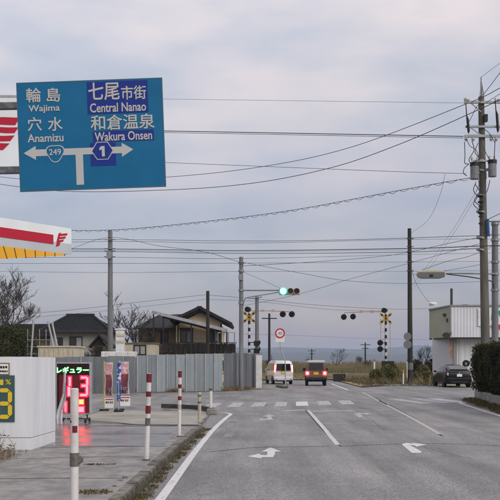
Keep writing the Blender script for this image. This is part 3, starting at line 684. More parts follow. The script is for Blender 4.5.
cn = thing('station_canopy', 'white fuel station canopy edge with red stripe and yellow underside', 'canopy', (-13.2,30.2,.04))
A = P(71,254,30.6); A.z = 5.53; da = Vector((-1.86,-2.35,0)).normalized(); db = Vector((-2.75,1.05,0)).normalized(); hgt = .90
B = A+da*6.4; Cc = A+db*7; Dd = B+db*7
zv = Vector((0,0,1)); na = Vector((da.y,-da.x,0)); na = na if na.dot(Vector((0,-1,0))) > 0 or na.x > 0 else -na
fa = Vector((1,-.8,0)).normalized()
def fascia(t0, t1, s0, s1, off, m, nm):
    q = [A+da*t0+zv*s0, A+da*t1+zv*s0, A+da*t1+zv*s1, A+da*t0+zv*s1]
    return MB().prism([p+fa*off for p in q], fa*.012).build(nm, m, cn)
MB().prism([A,B,Dd,Cc], zv*hgt).build('roof_slab', 'canopy_white', cn)
fascia(-.0,6.4,.36,hgt+.02,.012,'canopy_white','fascia_panel'); fascia(0,6.4,-.02,.36,.012,'canopy_grey','fascia_panel')
fascia(.82,6.4,.27,.60,.028,'canopy_red','fascia_stripe')
for k, (t0, t1, s0, s1) in enumerate(((.26,.60,.62,.70),(.30,.60,.50,.58),(.36,.60,.38,.46),(.48,.64,.22,.36),(.56,.66,.36,.70))):
    sk = .05*k
    sk0, sk1 = -(s0-.45)*.3, -(s1-.45)*.3; q = [A+da*(t0+sk0)+zv*(s0+.03), A+da*(t1+sk0)+zv*(s0-.03), A+da*(t1+sk1)+zv*(s1-.03), A+da*(t0+sk1)+zv*(s1+.03)]
    MB().prism([p+fa*.028 for p in q], fa*.01).build('emblem_stripe', 'canopy_red', cn)
rr = Vector((-.24,.97,0))
for k in range(14):
    t0, t1 = .30+k*.43, .30+k*.43+.40
    MB().prism([p+Vector((0,0,-.035)) for p in (A+da*t0, A+da*t1, A+da*t1+rr*1.16*t1, A+da*t0+rr*1.16*t0)], zv*.03).build('soffit_panel', 'soffit', cn)
    MB().beam(A+da*(t0-.015)+Vector((0,0,-.03)), A+da*(t0-.015)+rr*1.15*t0+Vector((0,0,-.03)), .028, .045).build('soffit_divider', 'brown_frame', cn)
MB().prism([(-13.4,30.0,.04),(-13.0,30.0,.04),(-13.0,30.4,.04),(-13.4,30.4,.04)], (0,0,5.48)).build('column', 'galv_pale', cn)

# ------------------------------------------------------------------ corrugated steel hoarding across the street
def hoarding(name, label, pts, h0, h1, pw, m, group):
    """row of upright sheet panels from point to point; each panel has a pan and a raised rib"""
    t = thing(name, label, 'fence', (*pts[0], 0), group)
    for (a, b) in zip(pts, pts[1:]):
        a, b = Vector((*a,0)), Vector((*b,0)); L_ = (b-a).length; k = max(1, round(L_/pw)); e = (b-a)/k; ed = e.normalized(); nn = Vector((ed.y,-ed.x,0))
        if nn.y > 0: nn = -nn
        for i in range(k):
            f = (a+e*i-Vector((*pts[0],0))).length/max(1e-6,(Vector((*pts[-1],0))-Vector((*pts[0],0))).length); h = h0+(h1-h0)*f+random.uniform(-.02,.02)
            p = a+e*i; q = []; prof = [(0,0),(.04,.03),(.10,.03),(.14,0),(.44,0),(.47,-.012),(.53,-.012),(.56,0),(.99,0)]
            for (s, o_) in prof:
                c = p+e*s+nn*o_; q += [c+Vector((0,0,.02)), c+Vector((0,0,h))]
            MB().add(q, [(2*j,2*j+2,2*j+3,2*j+1) for j in range(len(prof)-1)]).build('panel', m, t)
            if m != 'fence_dark' or i % 3 == 0:
                c = p+e*.07+nn*.045; MB().obox(c+Vector((0,0,h/2+.01)), ed*.035, nn*.012, Vector((0,0,h/2))).build('rib', 'fence_rib' if m == 'fence_metal' else 'galv', t)
        MB().beam(a+Vector((0,0,1.2))-nn*.06, b+Vector((0,0,1.2))-nn*.06, .05, .05).build('rail', 'galv', t)
        for i in range(0, k+1, 3):
            c = a+e*min(i,k)-nn*.1; MB().tube([c, c+Vector((0,0,1.9))], .025, 8).build('post', 'galv', t)
random.seed(21)
hoarding('sheet_fence', 'pale blue-grey ribbed sheet metal fence across the street', [(-6.15,46.0),(-1.55,48.2)], 2.02, 2.14, .55, 'fence_metal', None)
hoarding('smooth_fence', 'darker smooth grey metal fence behind the advertising flags', [(-10.8,42.6),(-6.2,45.9)], 1.90, 1.98, .8, 'fence_dark', None)
hoarding('dark_fence', 'dark grey metal fence running back towards the level crossing', [(-1.5,48.25),(.42,54.0)], 2.16, 2.2, .7, 'fence_dark', None)
gp = thing('gate_post', 'white square gate post at the end of dark fence', 'post', (.47,53.0,0))
MB().box((.36,52.9,0),(.74,53.2,2.12)).build('post', 'white_paint', gp, bevel=.02); MB().box((.33,52.87,2.12),(.77,53.23,2.18)).build('cap', 'galv', gp)
dv = MB(); dv.add([(-11,42.2,.012),(-6.1,45.5,.012),(-1.4,47.7,.012),(.7,51.6,.012),(.7,53.2,.012),(-1.6,48.6,.012),(-6.2,46.2,.012),(-11,43,.012)], [(0,1,6,7),(1,2,5,6),(2,3,4,5)])
tag(struct('fence_verge', dv, 'dirt'), 'strip of bare dirt at the foot of the metal fences')
tufts('fence_weeds', 'dry weeds at the foot of the metal fences', 'weeds', [(-1.3+i*.05+random.uniform(-.1,.1), 47.9+i*.13, .01, random.uniform(.5,1.2)) for i in range(26)]+[(-4.2+random.uniform(-.4,.4),46.6,.01,random.uniform(.5,1)) for i in range(8)], 'dry_stalk', .08, .3, 40, .25, width=.012)

# ------------------------------------------------------------------ trees
def bare_tree(name, label, base, h, spread, m='bark', seed=1, lean=(0,0), depth=6, r0=.12, group=None, width_floor=.006):
    rnd = random.Random(seed); base = Vector(base)
    t = thing(name, label, 'tree', base, group); tr = MB(); cr = MB()
    def grow(p, d, ln, r, lv):
        q = [p]; dd = d.copy()
        for k in range(3):
            dd = (dd+Vector((rnd.gauss(0,.12), rnd.gauss(0,.12), rnd.gauss(.03,.06)))).normalized(); q.append(q[-1]+dd*ln/3)
        (tr if lv <= 1 else cr).tube(q, [max(width_floor, r*(1-.14*k)) for k in range(4)], 6 if lv < 2 else 4 if lv < 4 else 3, False)
        if lv >= depth: return
        for k in range(rnd.choice((2,3,3)) if lv else 4):
            a = rnd.uniform(0,6.28); s = rnd.uniform(.45,.95)*spread; sd = Vector((math.cos(a)*s, math.sin(a)*s, rnd.uniform(-.1,.5)))
            nd = (dd*.9+sd).normalized(); grow(q[rnd.choice((1,2,3,3))] if lv else q[rnd.choice((2,3))], nd, ln*rnd.uniform(.62,.86), r*.56, lv+1)
    grow(base, Vector((lean[0], lean[1], 1)).normalized(), h*.27, r0, 0)
    tr.build('trunk', m, t, smooth=True); cr.build('crown', m, t); return t
bare_tree('bare_tree', 'bare leafless tree rising above the white wall at left edge', (P(-22,0,52).x,52,0), 8.0, .8, seed=4, lean=(.08,0), depth=8, r0=.2, width_floor=.0075)
bare_tree('bare_tree', 'wind-bent bare tree left of the cream house', (P(133,0,62).x,62,0), 6.6, .95, seed=19, lean=(.22,0), depth=6, r0=.17, width_floor=.013)
bare_tree('bare_tree', 'small bare tree beside the white building at right', (P(425,0,72).x,72,0), 3.5, .85, seed=14, lean=(0,0), depth=6, r0=.09)
for i, (px, Dd_, h, lab) in enumerate(((337,150,5.5,'low bare tree left of the right crossing signal, out in the field'),(358,158,3.8,'low bare bush directly left of the far field pole'),(310,165,3.4,'small bare tree behind the roof of the brown car'),(371,140,3.2,'small bare tree just left of the right crossing signal mast'),(274,120,3.2,'bare shrub behind the white van and the speed sign'))):
    bare_tree('field_tree', lab, (P(px,0,Dd_).x,Dd_,0), h, 1.0, seed=30+i, depth=5, r0=.09, group='bare trees out in the field', width_floor=.014)

for i, (px, Dd_, h, lab) in enumerate(((152,60,4.0,'bare twiggy shrub at the left corner of cream house'),(176,61,3.4,'low bare shrub below the balcony of the cream house'),(88,58,3.2,'bare twiggy shrub left of the small gable hut'),(222,60,3.2,'bare twiggy shrub at the right end of the balcony'))):
    bare_tree('yard_shrub', lab, (P(px,0,Dd_).x,Dd_,0), h, 1.05, seed=60+i, depth=6, r0=.06, group='bare shrubs in the yards', width_floor=.011)
# leafy shrubs
def leaf_mass(mb, inside, bbox, n_, size, rnd):
    (x0,y0,z0),(x1,y1,z1) = bbox; k = 0; tries = 0
    while k < n_ and tries < n_*12:
        tries += 1; p = Vector((rnd.uniform(x0,x1), rnd.uniform(y0,y1), rnd.uniform(z0,z1)))
        if not inside(p): continue
        k += 1; s = size*rnd.uniform(.6,1.4); a = Vector((rnd.gauss(0,1),rnd.gauss(0,1),rnd.gauss(0,1))).normalized(); b = a.cross(Vector((rnd.gauss(0,1),rnd.gauss(0,1),rnd.gauss(0,1)))).normalized()
        mb.add([p-a*s, p+b*s*.45, p+a*s, p-b*s*.45], [(0,1,2,3)])
def shrub(name, label, lobes, n_, size, m, seed, stems=True, group=None):
    rnd = random.Random(seed); b = Vector((lobes[0][0], lobes[0][1], 0)); t = thing(name, label, 'shrub', b, group); mb = MB()
    for (x,y,z,rx,rz) in lobes:
        def ins(p):
            q = Vector(((p.x-x)/rx,(p.y-y)/rx,(p.z-z)/rz)); r = q.length; return .45 < r < 1 and rnd.random() < (.4+.9*abs(math.sin(p.x*5+p.z*4)*math.cos(p.y*4+p.z*3)))
        leaf_mass(mb, ins, ((x-rx,y-rx,max(.02,z-rz)),(x+rx,y+rx,z+rz)), n_, size, rnd)
    mb.build('foliage', m, t)
    st = MB()
    for (x,y,z,rx,rz) in lobes:
        for k in range(7):
            a = rnd.uniform(0,6.28); st.tube([(x+rx*.1*math.cos(a),y+rx*.1*math.sin(a),0),(x+rx*.4*math.cos(a),y+rx*.4*math.sin(a),z),(x+rx*.75*math.cos(a),y+rx*.7*math.sin(a),z+rz*rnd.uniform(.3,1.0))], [.02,.014,.006], 4)
    st.build('stem', 'bark', t)
D = 66
def LB(px, py, D, rx, rz): p = P(px,py,D); return (p.x, p.y, p.z, rx, rz)
shrub('shrub', 'yellow-green shrub at the foot of the right crossing signal', [LB(377,376,64,.62,.55),(*LB(388,374,65,.72,.75),),LB(392,370,66,.5,.6)], 1700, .07, 'shrub_leaf', 3)
shrub('shrub', 'dry olive shrub in the roadside bed between two marker posts', [LB(397,376,66,.4,.6),LB(401,377,67,.4,.5)], 700, .06, 'reed', 5)
shrub('shrub', 'rounded green shrub right of the dark leaning utility pole', [LB(423,374,66,.6,.75),LB(417,378,64,.4,.45),LB(429,378,64.5,.42,.5)], 1500, .07, 'shrub_leaf', 6)
shrub('shrub', 'dark evergreen bush in front of the white building corner', [LB(431,366,71,.55,.6),LB(416,366,74,.6,.6)], 900, .08, 'shrub_dark', 8)
shrub('shrub', 'brown overgrown hedge below the bare tree at far left', [LB(-2,346,50,1.2,1.6),LB(12,347,50,1.1,1.5),LB(24,350,51,.9,1.3)], 2200, .08, 'shrub_dark', 12)

# ------------------------------------------------------------------ reed field beyond the railway
def reeds(name, label, x0, x1, y0, y1, h, n_, m, w):
    rnd = random.Random(len(name)+int(y0)); mb = MB()
    for k in range(n_):
        x, y = rnd.uniform(x0,x1), rnd.uniform(y0,y1); hh = h*rnd.uniform(.55,1.05)*(1+.12*math.sin(x*.35)+.1*math.sin(x*.9+y)); b = Vector((x,y,-.03)); s_ = Vector((w*rnd.uniform(.5,1.4),0,0)); d_ = Vector((rnd.gauss(0,.18),rnd.gauss(0,.1),1))*hh
        mb.add([b-s_, b+s_, b+d_*.7+s_*.8, b+d_*.7-s_*.8, b+d_], [(0,1,2,3),(3,2,4)])
    return tag(mb.build(name, m), label, None, None, 'stuff')
reeds('reed_bed', 'band of tall dry reeds across the far field', -20, 75, 138, 175, 1.75, 16000, 'reed', .06)
reeds('reed_front', 'darker olive reeds at the near edge of reed bed', -20, 75, 126, 138, .95, 7000, 'reed_dark', .06)
reeds('field_grass', 'short straw-coloured grass of the near field', -8, 45, 84, 126, .16, 14000, 'reed', .03)
gt = MB(); gt.add([(1.2,84,-.018),(60,84,-.018),(80,127,-.018),(-8,127,-.018)], [(0,1,2,3)])
tag(struct('straw_field', gt, mat('straw', srgb(168,144,100), .95, srgb(120,106,72), .25, bump=.5, bscale=8)), 'pale straw-coloured field beyond the railway')
# railway line crossing behind
rb = MB(); ra, rv_ = Vector((-40,59.5,0)), Vector((100,28,0)); rn = Vector((-.27,.963,0))
c0 = Vector((4.2,74.5,0)); rdv = Vector((.985,.17,0)); rn = Vector((-.17,.985,0))
rb.prism([c0-rdv*60-rn*1.6+Vector((0,0,-.02)), c0-rdv*3.2-rn*1.6+Vector((0,0,-.02)), c0-rdv*3.2+rn*1.6+Vector((0,0,-.02)), c0-rdv*60+rn*1.6+Vector((0,0,-.02))], (0,0,.09))
rb.prism([c0+rdv*3.4-rn*1.6+Vector((0,0,-.02)), c0+rdv*60-rn*1.6+Vector((0,0,-.02)), c0+rdv*60+rn*1.6+Vector((0,0,-.02)), c0+rdv*3.4+rn*1.6+Vector((0,0,-.02))], (0,0,.09))
tag(struct('railway_bed', rb, 'dirt'), 'brown ballast of the single railway line')
rl = thing('railway_track', 'single railway track crossing the road behind the cars', 'railway', c0)
for s in (-.53,.53): MB().beam(c0-rdv*60+rn*s+Vector((0,0,.11)), c0+rdv*60+rn*s+Vector((0,0,.11)), .07, .1).build('rail', 'dark_metal', rl)

# ------------------------------------------------------------------ houses on the left
def hip_house(name, label, x0, x1, y0, y1, zw, ridge, zr, wall, roof, over=.5):
    t = thing(name, label, 'house', ((x0+x1)/2,(y0+y1)/2,0))
    MB().box((x0,y0,0),(x1,y1,zw)).build('wall', wall, t)
    e = [Vector((x0-over,y0-over,zw)),Vector((x1+over,y0-over,zw)),Vector((x1+over,y1+over,zw)),Vector((x0-over,y1+over,zw))]; ym = (y0+y1)/2; a, b = Vector((ridge[0],ym,zr)), Vector((ridge[1],ym,zr))
    r = MB().add(e+[a,b], [(3,2,1,0),(0,1,5,4),(1,2,5),(2,3,4,5),(3,0,4)]).build('roof', roof, t)
    rows = MB(); nr = 12
    for k in range(1, nr):                       # courses of tile standing proud of the roof
        f = k/nr; p, q = e[0].lerp(a,f), e[1].lerp(b,f); rows.beam(p+Vector((0,-.01,.02)), q+Vector((0,-.01,.02)),   .12, .03)
        q2, q3 = e[1].lerp(b,f), e[2].lerp(b,f); rows.beam(q2+Vector((0,0,.02)), q3+Vector((0,0,.02)), .12, .03)
    rows.build('tile_course', roof, r)
    rg = MB(); rg.beam(a-Vector((.15,0,-.08)), b+Vector((.15,0,.08)), .3, .26)
    for p, q in ((e[0],a),(e[1],b)): rg.beam(p+Vector((0,0,.05)), q+Vector((0,0,.06)), .18, .16)
    rg.build('ridge', roof, r)
    fs_ = MB(); fs_.box((x0-over,y0-over-.02,zw-.12),(x1+over,y0-over+.06,zw-.004)); fs_.build('gutter', 'frame_dark', t)
    return t
def window(t, c, w, h, m='glass_dark', curtain=False, frame='frame_dark', nx=2):
    c = Vector(c); x0, x1, z0, z1 = c.x-w/2, c.x+w/2, c.z-h/2, c.z+h/2; y = c.y
    f = MB()
    for a, b in (((x0,z0),(x1,z0)),((x0,z1),(x1,z1))): f.box((a[0]-.04,y-.06,a[1]-.04),(b[0]+.04,y-.004,a[1]+.04))
    for i in range(nx+1):
        x = x0+(x1-x0)*i/nx; f.box((x-.035,y-.055,z0+.04),(x+.035,y-.004,z1-.04))
    fo = f.build('window', frame, t)
    for i in range(nx):
        a, b = x0+(x1-x0)*i/nx+.035, x0+(x1-x0)*(i+1)/nx-.035
        MB().box((a,y-.03,z0+.04),(b,y-.012,z1-.04)).build('pane', 'curtain' if (curtain and i == nx-1) else m, fo)
D = 72.0; s = D/F
zz = lambda y: H0+(HY-y)*s
xx = lambda x: (x-250)*s
lh = hip_house('tiled_house', 'low house with dark tiled hip roof and white wall behind fence', xx(50), xx(104), D, D+8, zz(331.5), (xx(58),xx(84)), zz(313.5), 'house_white', 'roof_tile', .7)
window(lh, (xx(76),D,zz(342)), 12*s, 10*s, curtain=True); window(lh, (xx(60),D,zz(342)), 5*s, 8*s)
oh = hip_house('shed_house', 'dark brown low-roofed house at far left behind bare tree', xx(-30), xx(40), D+6, D+13, zz(333), (xx(-10),xx(30)), zz(321.5), 'house_tan', 'roof_brown', .6)
hut = thing('gable_hut', 'small dark hut with steep gable roof behind the fence', 'hut', (xx(99),64,0))
s2 = 64/F; hx = lambda x: (x-250)*s2; hz = lambda y: H0+(HY-y)*s2
MB().box((hx(92),64,0),(hx(107),66.5,hz(346))).build('wall', 'house_tan', hut)
MB().prism([(hx(89),63.7,hz(346.5)),(hx(99.5),63.7,hz(334)),(hx(111),63.7,hz(346.5)),(hx(110),63.7,hz(348)),(hx(99.5),63.7,hz(336)),(hx(90),63.7,hz(348))], (0,3.2,0)).build('roof', 'roof_brown', hut)
MB().prism([(hx(92),63.995,hz(346)),(hx(107),63.995,hz(346)),(hx(99.5),63.995,hz(337))], (0,.05,0)).build('gable', 'wood_dark', hut)
window(hut, (hx(99),64,hz(351)), .5, .6)

# cream two-storey house with long lean-to frame
D = 68.0; s = D/F
xx = lambda x: (x-250)*s
zz = lambda y: H0+(HY-y)*s
ch = thing('cream_house', 'cream two-storey house with dark roof and balcony behind fence', 'house', (xx(200),D,0))
MB().box((xx(176),D,0),(xx(222),D+8,zz(326))).build('wall', 'house_cream', ch)
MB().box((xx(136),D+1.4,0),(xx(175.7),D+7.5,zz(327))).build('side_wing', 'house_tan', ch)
apex = (xx(200),zz(309.5))
MB().prism([(xx(176),D,zz(326)),(xx(222),D,zz(326)),(xx(222),D,zz(322)),(apex[0],D,zz(312.5)),(xx(181),D,zz(322))], (0,.2,0)).build('gable', 'house_cream', ch)
def slope(a, b, th, y0, y1, m, nm, par=ch):
    a, b = Vector((a[0],0,a[1])), Vector((b[0],0,b[1])); n_ = (b-a).normalized(); up = Vector((-n_.z,0,n_.x))*th; up = up if up.z > 0 else -up
    return MB().prism([(a.x,y0,a.z),(b.x,y0,b.z),(b.x+up.x,y0,b.z+up.z),(a.x+up.x,y0,a.z+up.z)], (0,y1-y0,0)).build(nm, m, par)
slope((xx(172),zz(323)), apex, .22, D-.9, D+8.6, 'roof_tile', 'roof'); slope(apex, (xx(231),zz(325.5)), .22, D-.905, D+8.6, 'roof_tile', 'roof')
slope((xx(182),zz(320.5)), (apex[0],zz(312)), .3, D-.7, D-.62, 'wood_dark', 'barge_board'); slope((apex[0],zz(312)), (xx(228),zz(326)), .3, D-.7, D-.62, 'wood_dark', 'barge_board')
MB().beam((apex[0],D-.92,apex[1]+.12), (apex[0],D+8.62,apex[1]+.12), .34, .2).build('ridge', 'roof_tile', ch)
# wing roof: slopes from a high ridge at the back down to the front eave
MB().add([(xx(132),D+.7,zz(329)),(xx(176),D+.7,zz(329)),(xx(192),D+4.6,zz(311.5)),(xx(152),D+4.6,zz(313.5)),(xx(132),D+.7,zz(327.4)),(xx(176),D+.7,zz(327.4)),(xx(192),D+4.6,zz(310)),(xx(152),D+4.6,zz(312)),(xx(137),D+8,zz(327)),(xx(176),D+8,zz(327))],
         [(0,1,5,4),(4,5,6,7),(0,1,2,3),(7,6,9,8),(0,4,7,3)]).build('roof', 'roof_tile', ch)
window(ch, (xx(186.5),D,zz(336.5)), 12*s, 12*s, curtain=True); window(ch, (xx(214.5),D,zz(336)), 9.5*s, 11*s, curtain=True)
window(ch, (xx(149),D+1.4,zz(338)), 7*s, 9*s); window(ch, (xx(162.5),D+1.4,zz(337)), 7*s, 12*s)
for x in (178,221): MB().tube([(xx(x),D-.06,.2),(xx(x),D-.06,zz(323.5))], .045, 8).build('downpipe', 'frame_dark', ch)
MB().box((xx(195.5),D-.35,zz(343)),(xx(203),D-.02,zz(337.5))).build('air_conditioner', 'cream_box', ch, bevel=.03)
MB().box((xx(179.5),D-.18,zz(329.6)),(xx(193.5),D-.01,zz(328.0))).build('shutter_box', 'frame_dark', ch); MB().box((xx(208.5),D-.18,zz(329.4)),(xx(220.5),D-.01,zz(328.0))).build('shutter_box', 'frame_dark', ch)
for k in range(15): MB().box((xx(166.5+k*4.7),D-1.56,zz(352.5)),(xx(167.1+k*4.7),D-1.52,zz(343.6))).build('baluster', 'frame_dark', ch)
bal = MB().box((xx(165),D-1.5,zz(353)),(xx(236),D-1.42,zz(344))).build('balcony_panel', 'wood_dark', ch)
for x in (165,177,189,201,213,225,235): MB().box((xx(x)-.05,D-1.53,0),(xx(x)+.05,D-1.40,zz(343.0))).build('balcony_post', 'wood_dark', bal)
MB().box((xx(164),D-1.55,zz(343.6)),(xx(237),D-1.38,zz(342.8))).build('balcony_rail', 'frame_dark', bal)
MB().box((xx(165),D-1.4,zz(353.6)),(xx(236),D-.01,zz(352.6))).build('balcony_floor', 'wood_dark', ch)
MB().beam((xx(155),D-2.2,zz(313.5)), (xx(228),D-2.2,zz(331.5)), .12, .24).build('lean_to_beam', 'galv_pale', ch)
MB().beam((xx(165),D-2.0,zz(318)), (xx(222),D-2.0,zz(333)), .10, .16).build('lean_to_beam', 'frame_dark', ch)
MB().add([(xx(157),D-2.12,zz(313.8)),(xx(227),D-2.12,zz(331.0)),(xx(227),D-.4,zz(330.4)),(xx(157),D-.4,zz(313.0)),(xx(157),D-2.12,zz(313.3)),(xx(227),D-2.12,zz(330.5)),(xx(227),D-.4,zz(329.9)),(xx(157),D-.4,zz(312.5))], [(0,1,2,3),(4,7,6,5),(0,1,5,4),(2,3,7,6)]).build('lean_to_roof', 'roof_brown', ch)
for x, yt in ((156.5,316),(166,318),(193,323.5),(216,329),(222,331),(227.5,332)):
    MB().tube([(xx(x),D-2.1,0),(xx(x),D-2.1,zz(yt))], .055, 8).build('lean_to_post', 'frame_dark', ch)
MB().beam((xx(219),D-2.1,zz(333.5)), (xx(236),D-2.1,zz(333.5)), .06, .08).build('awning_bar', 'galv_pale', ch)
for x in (219,224,229,235): MB().tube([(xx(x),D-2.1,zz(345)),(xx(x),D-2.1,zz(333.5))], .035, 6).build('awning_post', 'galv', ch)

# yard clutter behind the fences
D = 50.0; s = D/F
yx = lambda x, D_=50.0: (x-250)*D_/F
yz = lambda y, D_=50.0: H0+(HY-y)*D_/F
sc = thing('scaffold_frame', 'grey steel scaffold frame standing above the white wall', 'scaffold', (yx(35),D,0))
for x in (27.5,39.5,46): MB().tube([(yx(x),D,0),(yx(x),D,yz(329))], .03, 8).build('upright', 'galv', sc)
for y in (340,347,354): MB().tube([(yx(27),D-.05,yz(y)),(yx(58),D-.05,yz(y))], .025, 8).build('crossbar', 'galv', sc)
for i, (x0, y0, x1, y1, lab) in enumerate(((33.5,322,31,358,'upright white post in front of scaffold frame'),(48.5,323.5,54.5,350,'slanting white post leaning over the cream container, left one'),(52.5,324.5,58.5,352,'slanting white post leaning over the cream container, right one'))):
    D_ = 49.0; t = thing('white_post', lab, 'post', (yx(x1,D_),D_,0), 'white posts in the yard')
    MB().tube([(yx(x1+(x1-x0)*.2,D_),D_,0),(yx(x1,D_),D_,yz(y1,D_)),(yx(x0,D_),D_,yz(y0,D_))], [.055,.055,.055], 12).build('shaft', 'galv_pale', t, smooth=True)
    MB().tube([(yx(x0,D_),D_,yz(y0,D_)-.05),(yx(x0,D_),D_,yz(y0,D_)+.12)], .07, 12).build('cap', 'galv_pale', t, smooth=True)
def ctn(name, label, cat, x0, x1, y0, dep, D_, m, ribs=0, lid=True, trim=None):
    t = thing(name, label, cat, (yx((x0+x1)/2,D_),D_,0)); MB().box((yx(x0,D_),D_,0),(yx(x1,D_),D_+dep,yz(y0,D_))).build('body', m, t, bevel=.03)
    if lid: MB().box((yx(x0,D_)-.06,D_-.06,yz(y0,D_)),(yx(x1,D_)+.06,D_+dep+.06,yz(y0,D_)+.09)).build('lid', trim or m, t, bevel=.02)
    for k in range(ribs):
        x = yx(x0+(x1-x0)*(k+.5)/ribs,D_); MB().box((x-.03,D_-.035,.05),(x+.03,D_-.004,yz(y0,D_)-.05)).build('rib', m, t)
    return t
ctn('container', 'cream ribbed storage container behind the white wall', 'container', 38, 76, 347.5, 2.4, 47.5, 'cream_box', 8)
c = ctn('cream_shed', 'cream low shed with window behind the ribbed fence', 'shed', 121, 155, 344, 2.5, 55, 'cream_box', 0, True, 'house_tan')
window(c, (yx(140,55),55,yz(350,55)), .75, .6, 'curtain')
c = ctn('white_tank', 'white upright tank box beside the grey utility pole', 'tank', 115.5, 123.5, 330, .6, 52, 'white_paint', 0, True)
for y in (333.5,340): MB().box((yx(117,52),51.93,yz(y+2.5,52)),(yx(125.5,52),51.99,yz(y,52))).build('vent_hood', 'cream_box', c)
ctn('covered_pile', 'low white covered pile behind the fence near grey pole', 'pile', 101, 134, 351.5, 1.5, 50, 'white_paint', 3, False)

# ------------------------------------------------------------------ utility poles
def pole(name, label, px, ytop, D_, rb, rt, m, lean=0, group='utility poles'):
    b = Vector(((px-250)/F*D_, D_, 0)); zt = H0+(HY-ytop)*D_/F; t = thing(name, label, 'utility pole', b, group)
    top = b+Vector((lean,0,zt)); MB().tube([b, b.lerp(top,.5), top], [rb,(rb+rt)/2,rt], 18).build('shaft', m, t, smooth=True)
    return t, b, top
POL = {}
t, b, top = pole('utility_pole', 'grey concrete utility pole left of houses behind the fence', 110.3, 230.5, 54, .19, .14, 'pole_grey'); POL['L'] = t
MB().box((b.x-.2,53.75,P(0,259,54).z),(b.x+.12,53.86,P(0,252,54).z)).build('band_box', 'galv', t)
for y in (240,249,251.5,257): MB().tube([(b.x-.35,53.8,P(0,y,54).z),(b.x+.35,53.8,P(0,y,54).z)], .03, 8).build('bracket', 'galv', t)
t, b, top = pole('wooden_pole', 'short dark wooden pole in front of the cream house', 207.8, 291, 63, .15, .12, 'pole_dark')
t, b, top = pole('utility_pole', 'tall dark utility pole with round plates right of crossing signal', 410.3, 228.5, 61, .20, .13, 'pole_dark', -.06); POL['R'] = t
for (y, r_) in ((336.5,.28),(344.5,.30)): MB().disc((b.x-.25,60.7,P(0,y,61).z), (.15,-1,0), r_, .04).build('round_plate', 'plate_grey', t)
MB().tube([(b.x-.25,60.74,P(0,348,61).z),(b.x-.25,60.74,P(0,334,61).z)], .03, 8).build('bracket', 'galv', t)
MB().tube([b+Vector((0,0,1.1)), b+Vector((0,0,1.6))], .205, 18).build('band', 'plate_grey', t, smooth=True)
for y in (239,247,252,262,271): MB().tube([(b.x-.3,60.8,P(0,y,61).z),(b.x+.2,60.8,P(0,y,61).z)], .03, 8).build('bracket', 'dark_metal', t)
t, b, top = pole('utility_pole', 'slim grey pole beside the left crossing signal', 257, 296.5, 57, .15, .12, 'pole_grey')
MB().tube([(b.x-.55,56.8,P(0,299,57).z),(b.x+.35,56.8,P(0,297,57).z)], .035, 8).build('crossarm', 'galv', t)
for y in (343.5,351): MB().box((b.x-.22,56.65,P(0,y+2.4,57).z),(b.x+.16,56.83,P(0,y-2.4,57).z)).build('control_box', 'black_plastic', t)
t, b, top = pole('utility_pole', 'thin dark pole with short crossarm behind the white van', 269.3, 313.5, 80, .13, .10, 'pole_dark')
MB().tube([(b.x-.7,79.8,P(0,318.5,80).z),(b.x+.7,79.8,P(0,318.5,80).z)], .05, 8).build('crossarm', 'pole_dark', t)
for px, yt, D_, lab in ((365.3,342.5,190,'far pole in the field left of the right crossing signal'),(311.7,349,230,'far pole in the field above the brown car')):
    t, b, top = pole('field_pole', lab, px, yt, D_, .2, .15, 'pole_dark', 0, 'far poles in the field')
    MB().tube([(b.x-1.1,D_-.2,top.z-.5),(b.x+1.1,D_-.2,top.z-.5)], .09, 6).build('crossarm', 'pole_dark', t); MB().tube([(b.x-.7,D_-.2,top.z-1.3),(b.x+.7,D_-.2,top.z-1.3)], .09, 6).build('crossarm', 'pole_dark', t)

# big transformer pole on the right
D = 38.0
t, b, top = pole('transformer_pole', 'tall concrete pole with transformers and crossarms behind the hedge', 486.3, 97, D, .215, .13, 'pole_concrete', -.23); BIG = t
pz = lambda y: P(0,y,D).z
pxx = lambda x: P(x,0,D).x
MB().tube([(pxx(481.2),D,pz(98)),(pxx(481.2),D,pz(77))], [.06,.03], 8).build('top_spike', 'galv', t)
MB().beam((pxx(463),D-.18,pz(103.5)), (pxx(512),D-.18,pz(103.5)), .1, .1).build('crossarm', 'galv', t); MB().beam((pxx(464.5),D-.18,pz(127.8)), (pxx(512),D-.18,pz(127.8)), .09, .09).build('crossarm', 'galv', t)
MB().beam((pxx(463.5),D-.2,pz(137.3)), (pxx(512),D-.2,pz(137.3)), .11, .11).build('crossarm', 'galv', t)
MB().beam((pxx(469),D-.18,pz(103.5)), (pxx(480),D-.18,pz(113)), .04, .04).build('brace', 'galv', t); MB().beam((pxx(470),D-.18,pz(129)), (pxx(481),D-.18,pz(137)), .04, .04).build('brace', 'galv', t)
MB().beam((pxx(479.5),D-.1,pz(97)), (pxx(481.2),D-.05,pz(83)), .04, .04).build('brace', 'galv', t); MB().beam((pxx(483.4),D-.1,pz(97)), (pxx(481.2),D-.05,pz(83)), .04, .04).build('brace', 'galv', t)
for (x, y) in ((464.5,99),(467,100),(497,100),(465,138.7),(472,138.7),(490,138.7),(495,138.7)):
    MB().tube([(pxx(x),D-.2,pz(y+3.5)),(pxx(x),D-.2,pz(y+1.5)),(pxx(x),D-.2,pz(y))], [.05,.09,.05], 10).build('insulator', 'insulator', t, smooth=True)
for (x, y0, y1) in ((466.2,117,135),(495.3,112,134)):
    MB().tube([(pxx(x-1.8),D-.25,pz(y0-12)),(pxx(x-1),D-.25,pz(y0)),(pxx(x),D-.25,pz(y0+4)),(pxx(x+1),D-.25,pz(y1-3)),(pxx(x+.8),D-.25,pz(y1))], [.02,.025,.06,.06,.02], 8).build('cutout_fuse', 'black_plastic', t)
MB().box((pxx(482.6),D-.3,pz(123)),(pxx(486),D-.1,pz(116))).build('switch_box', 'black_plastic', t)
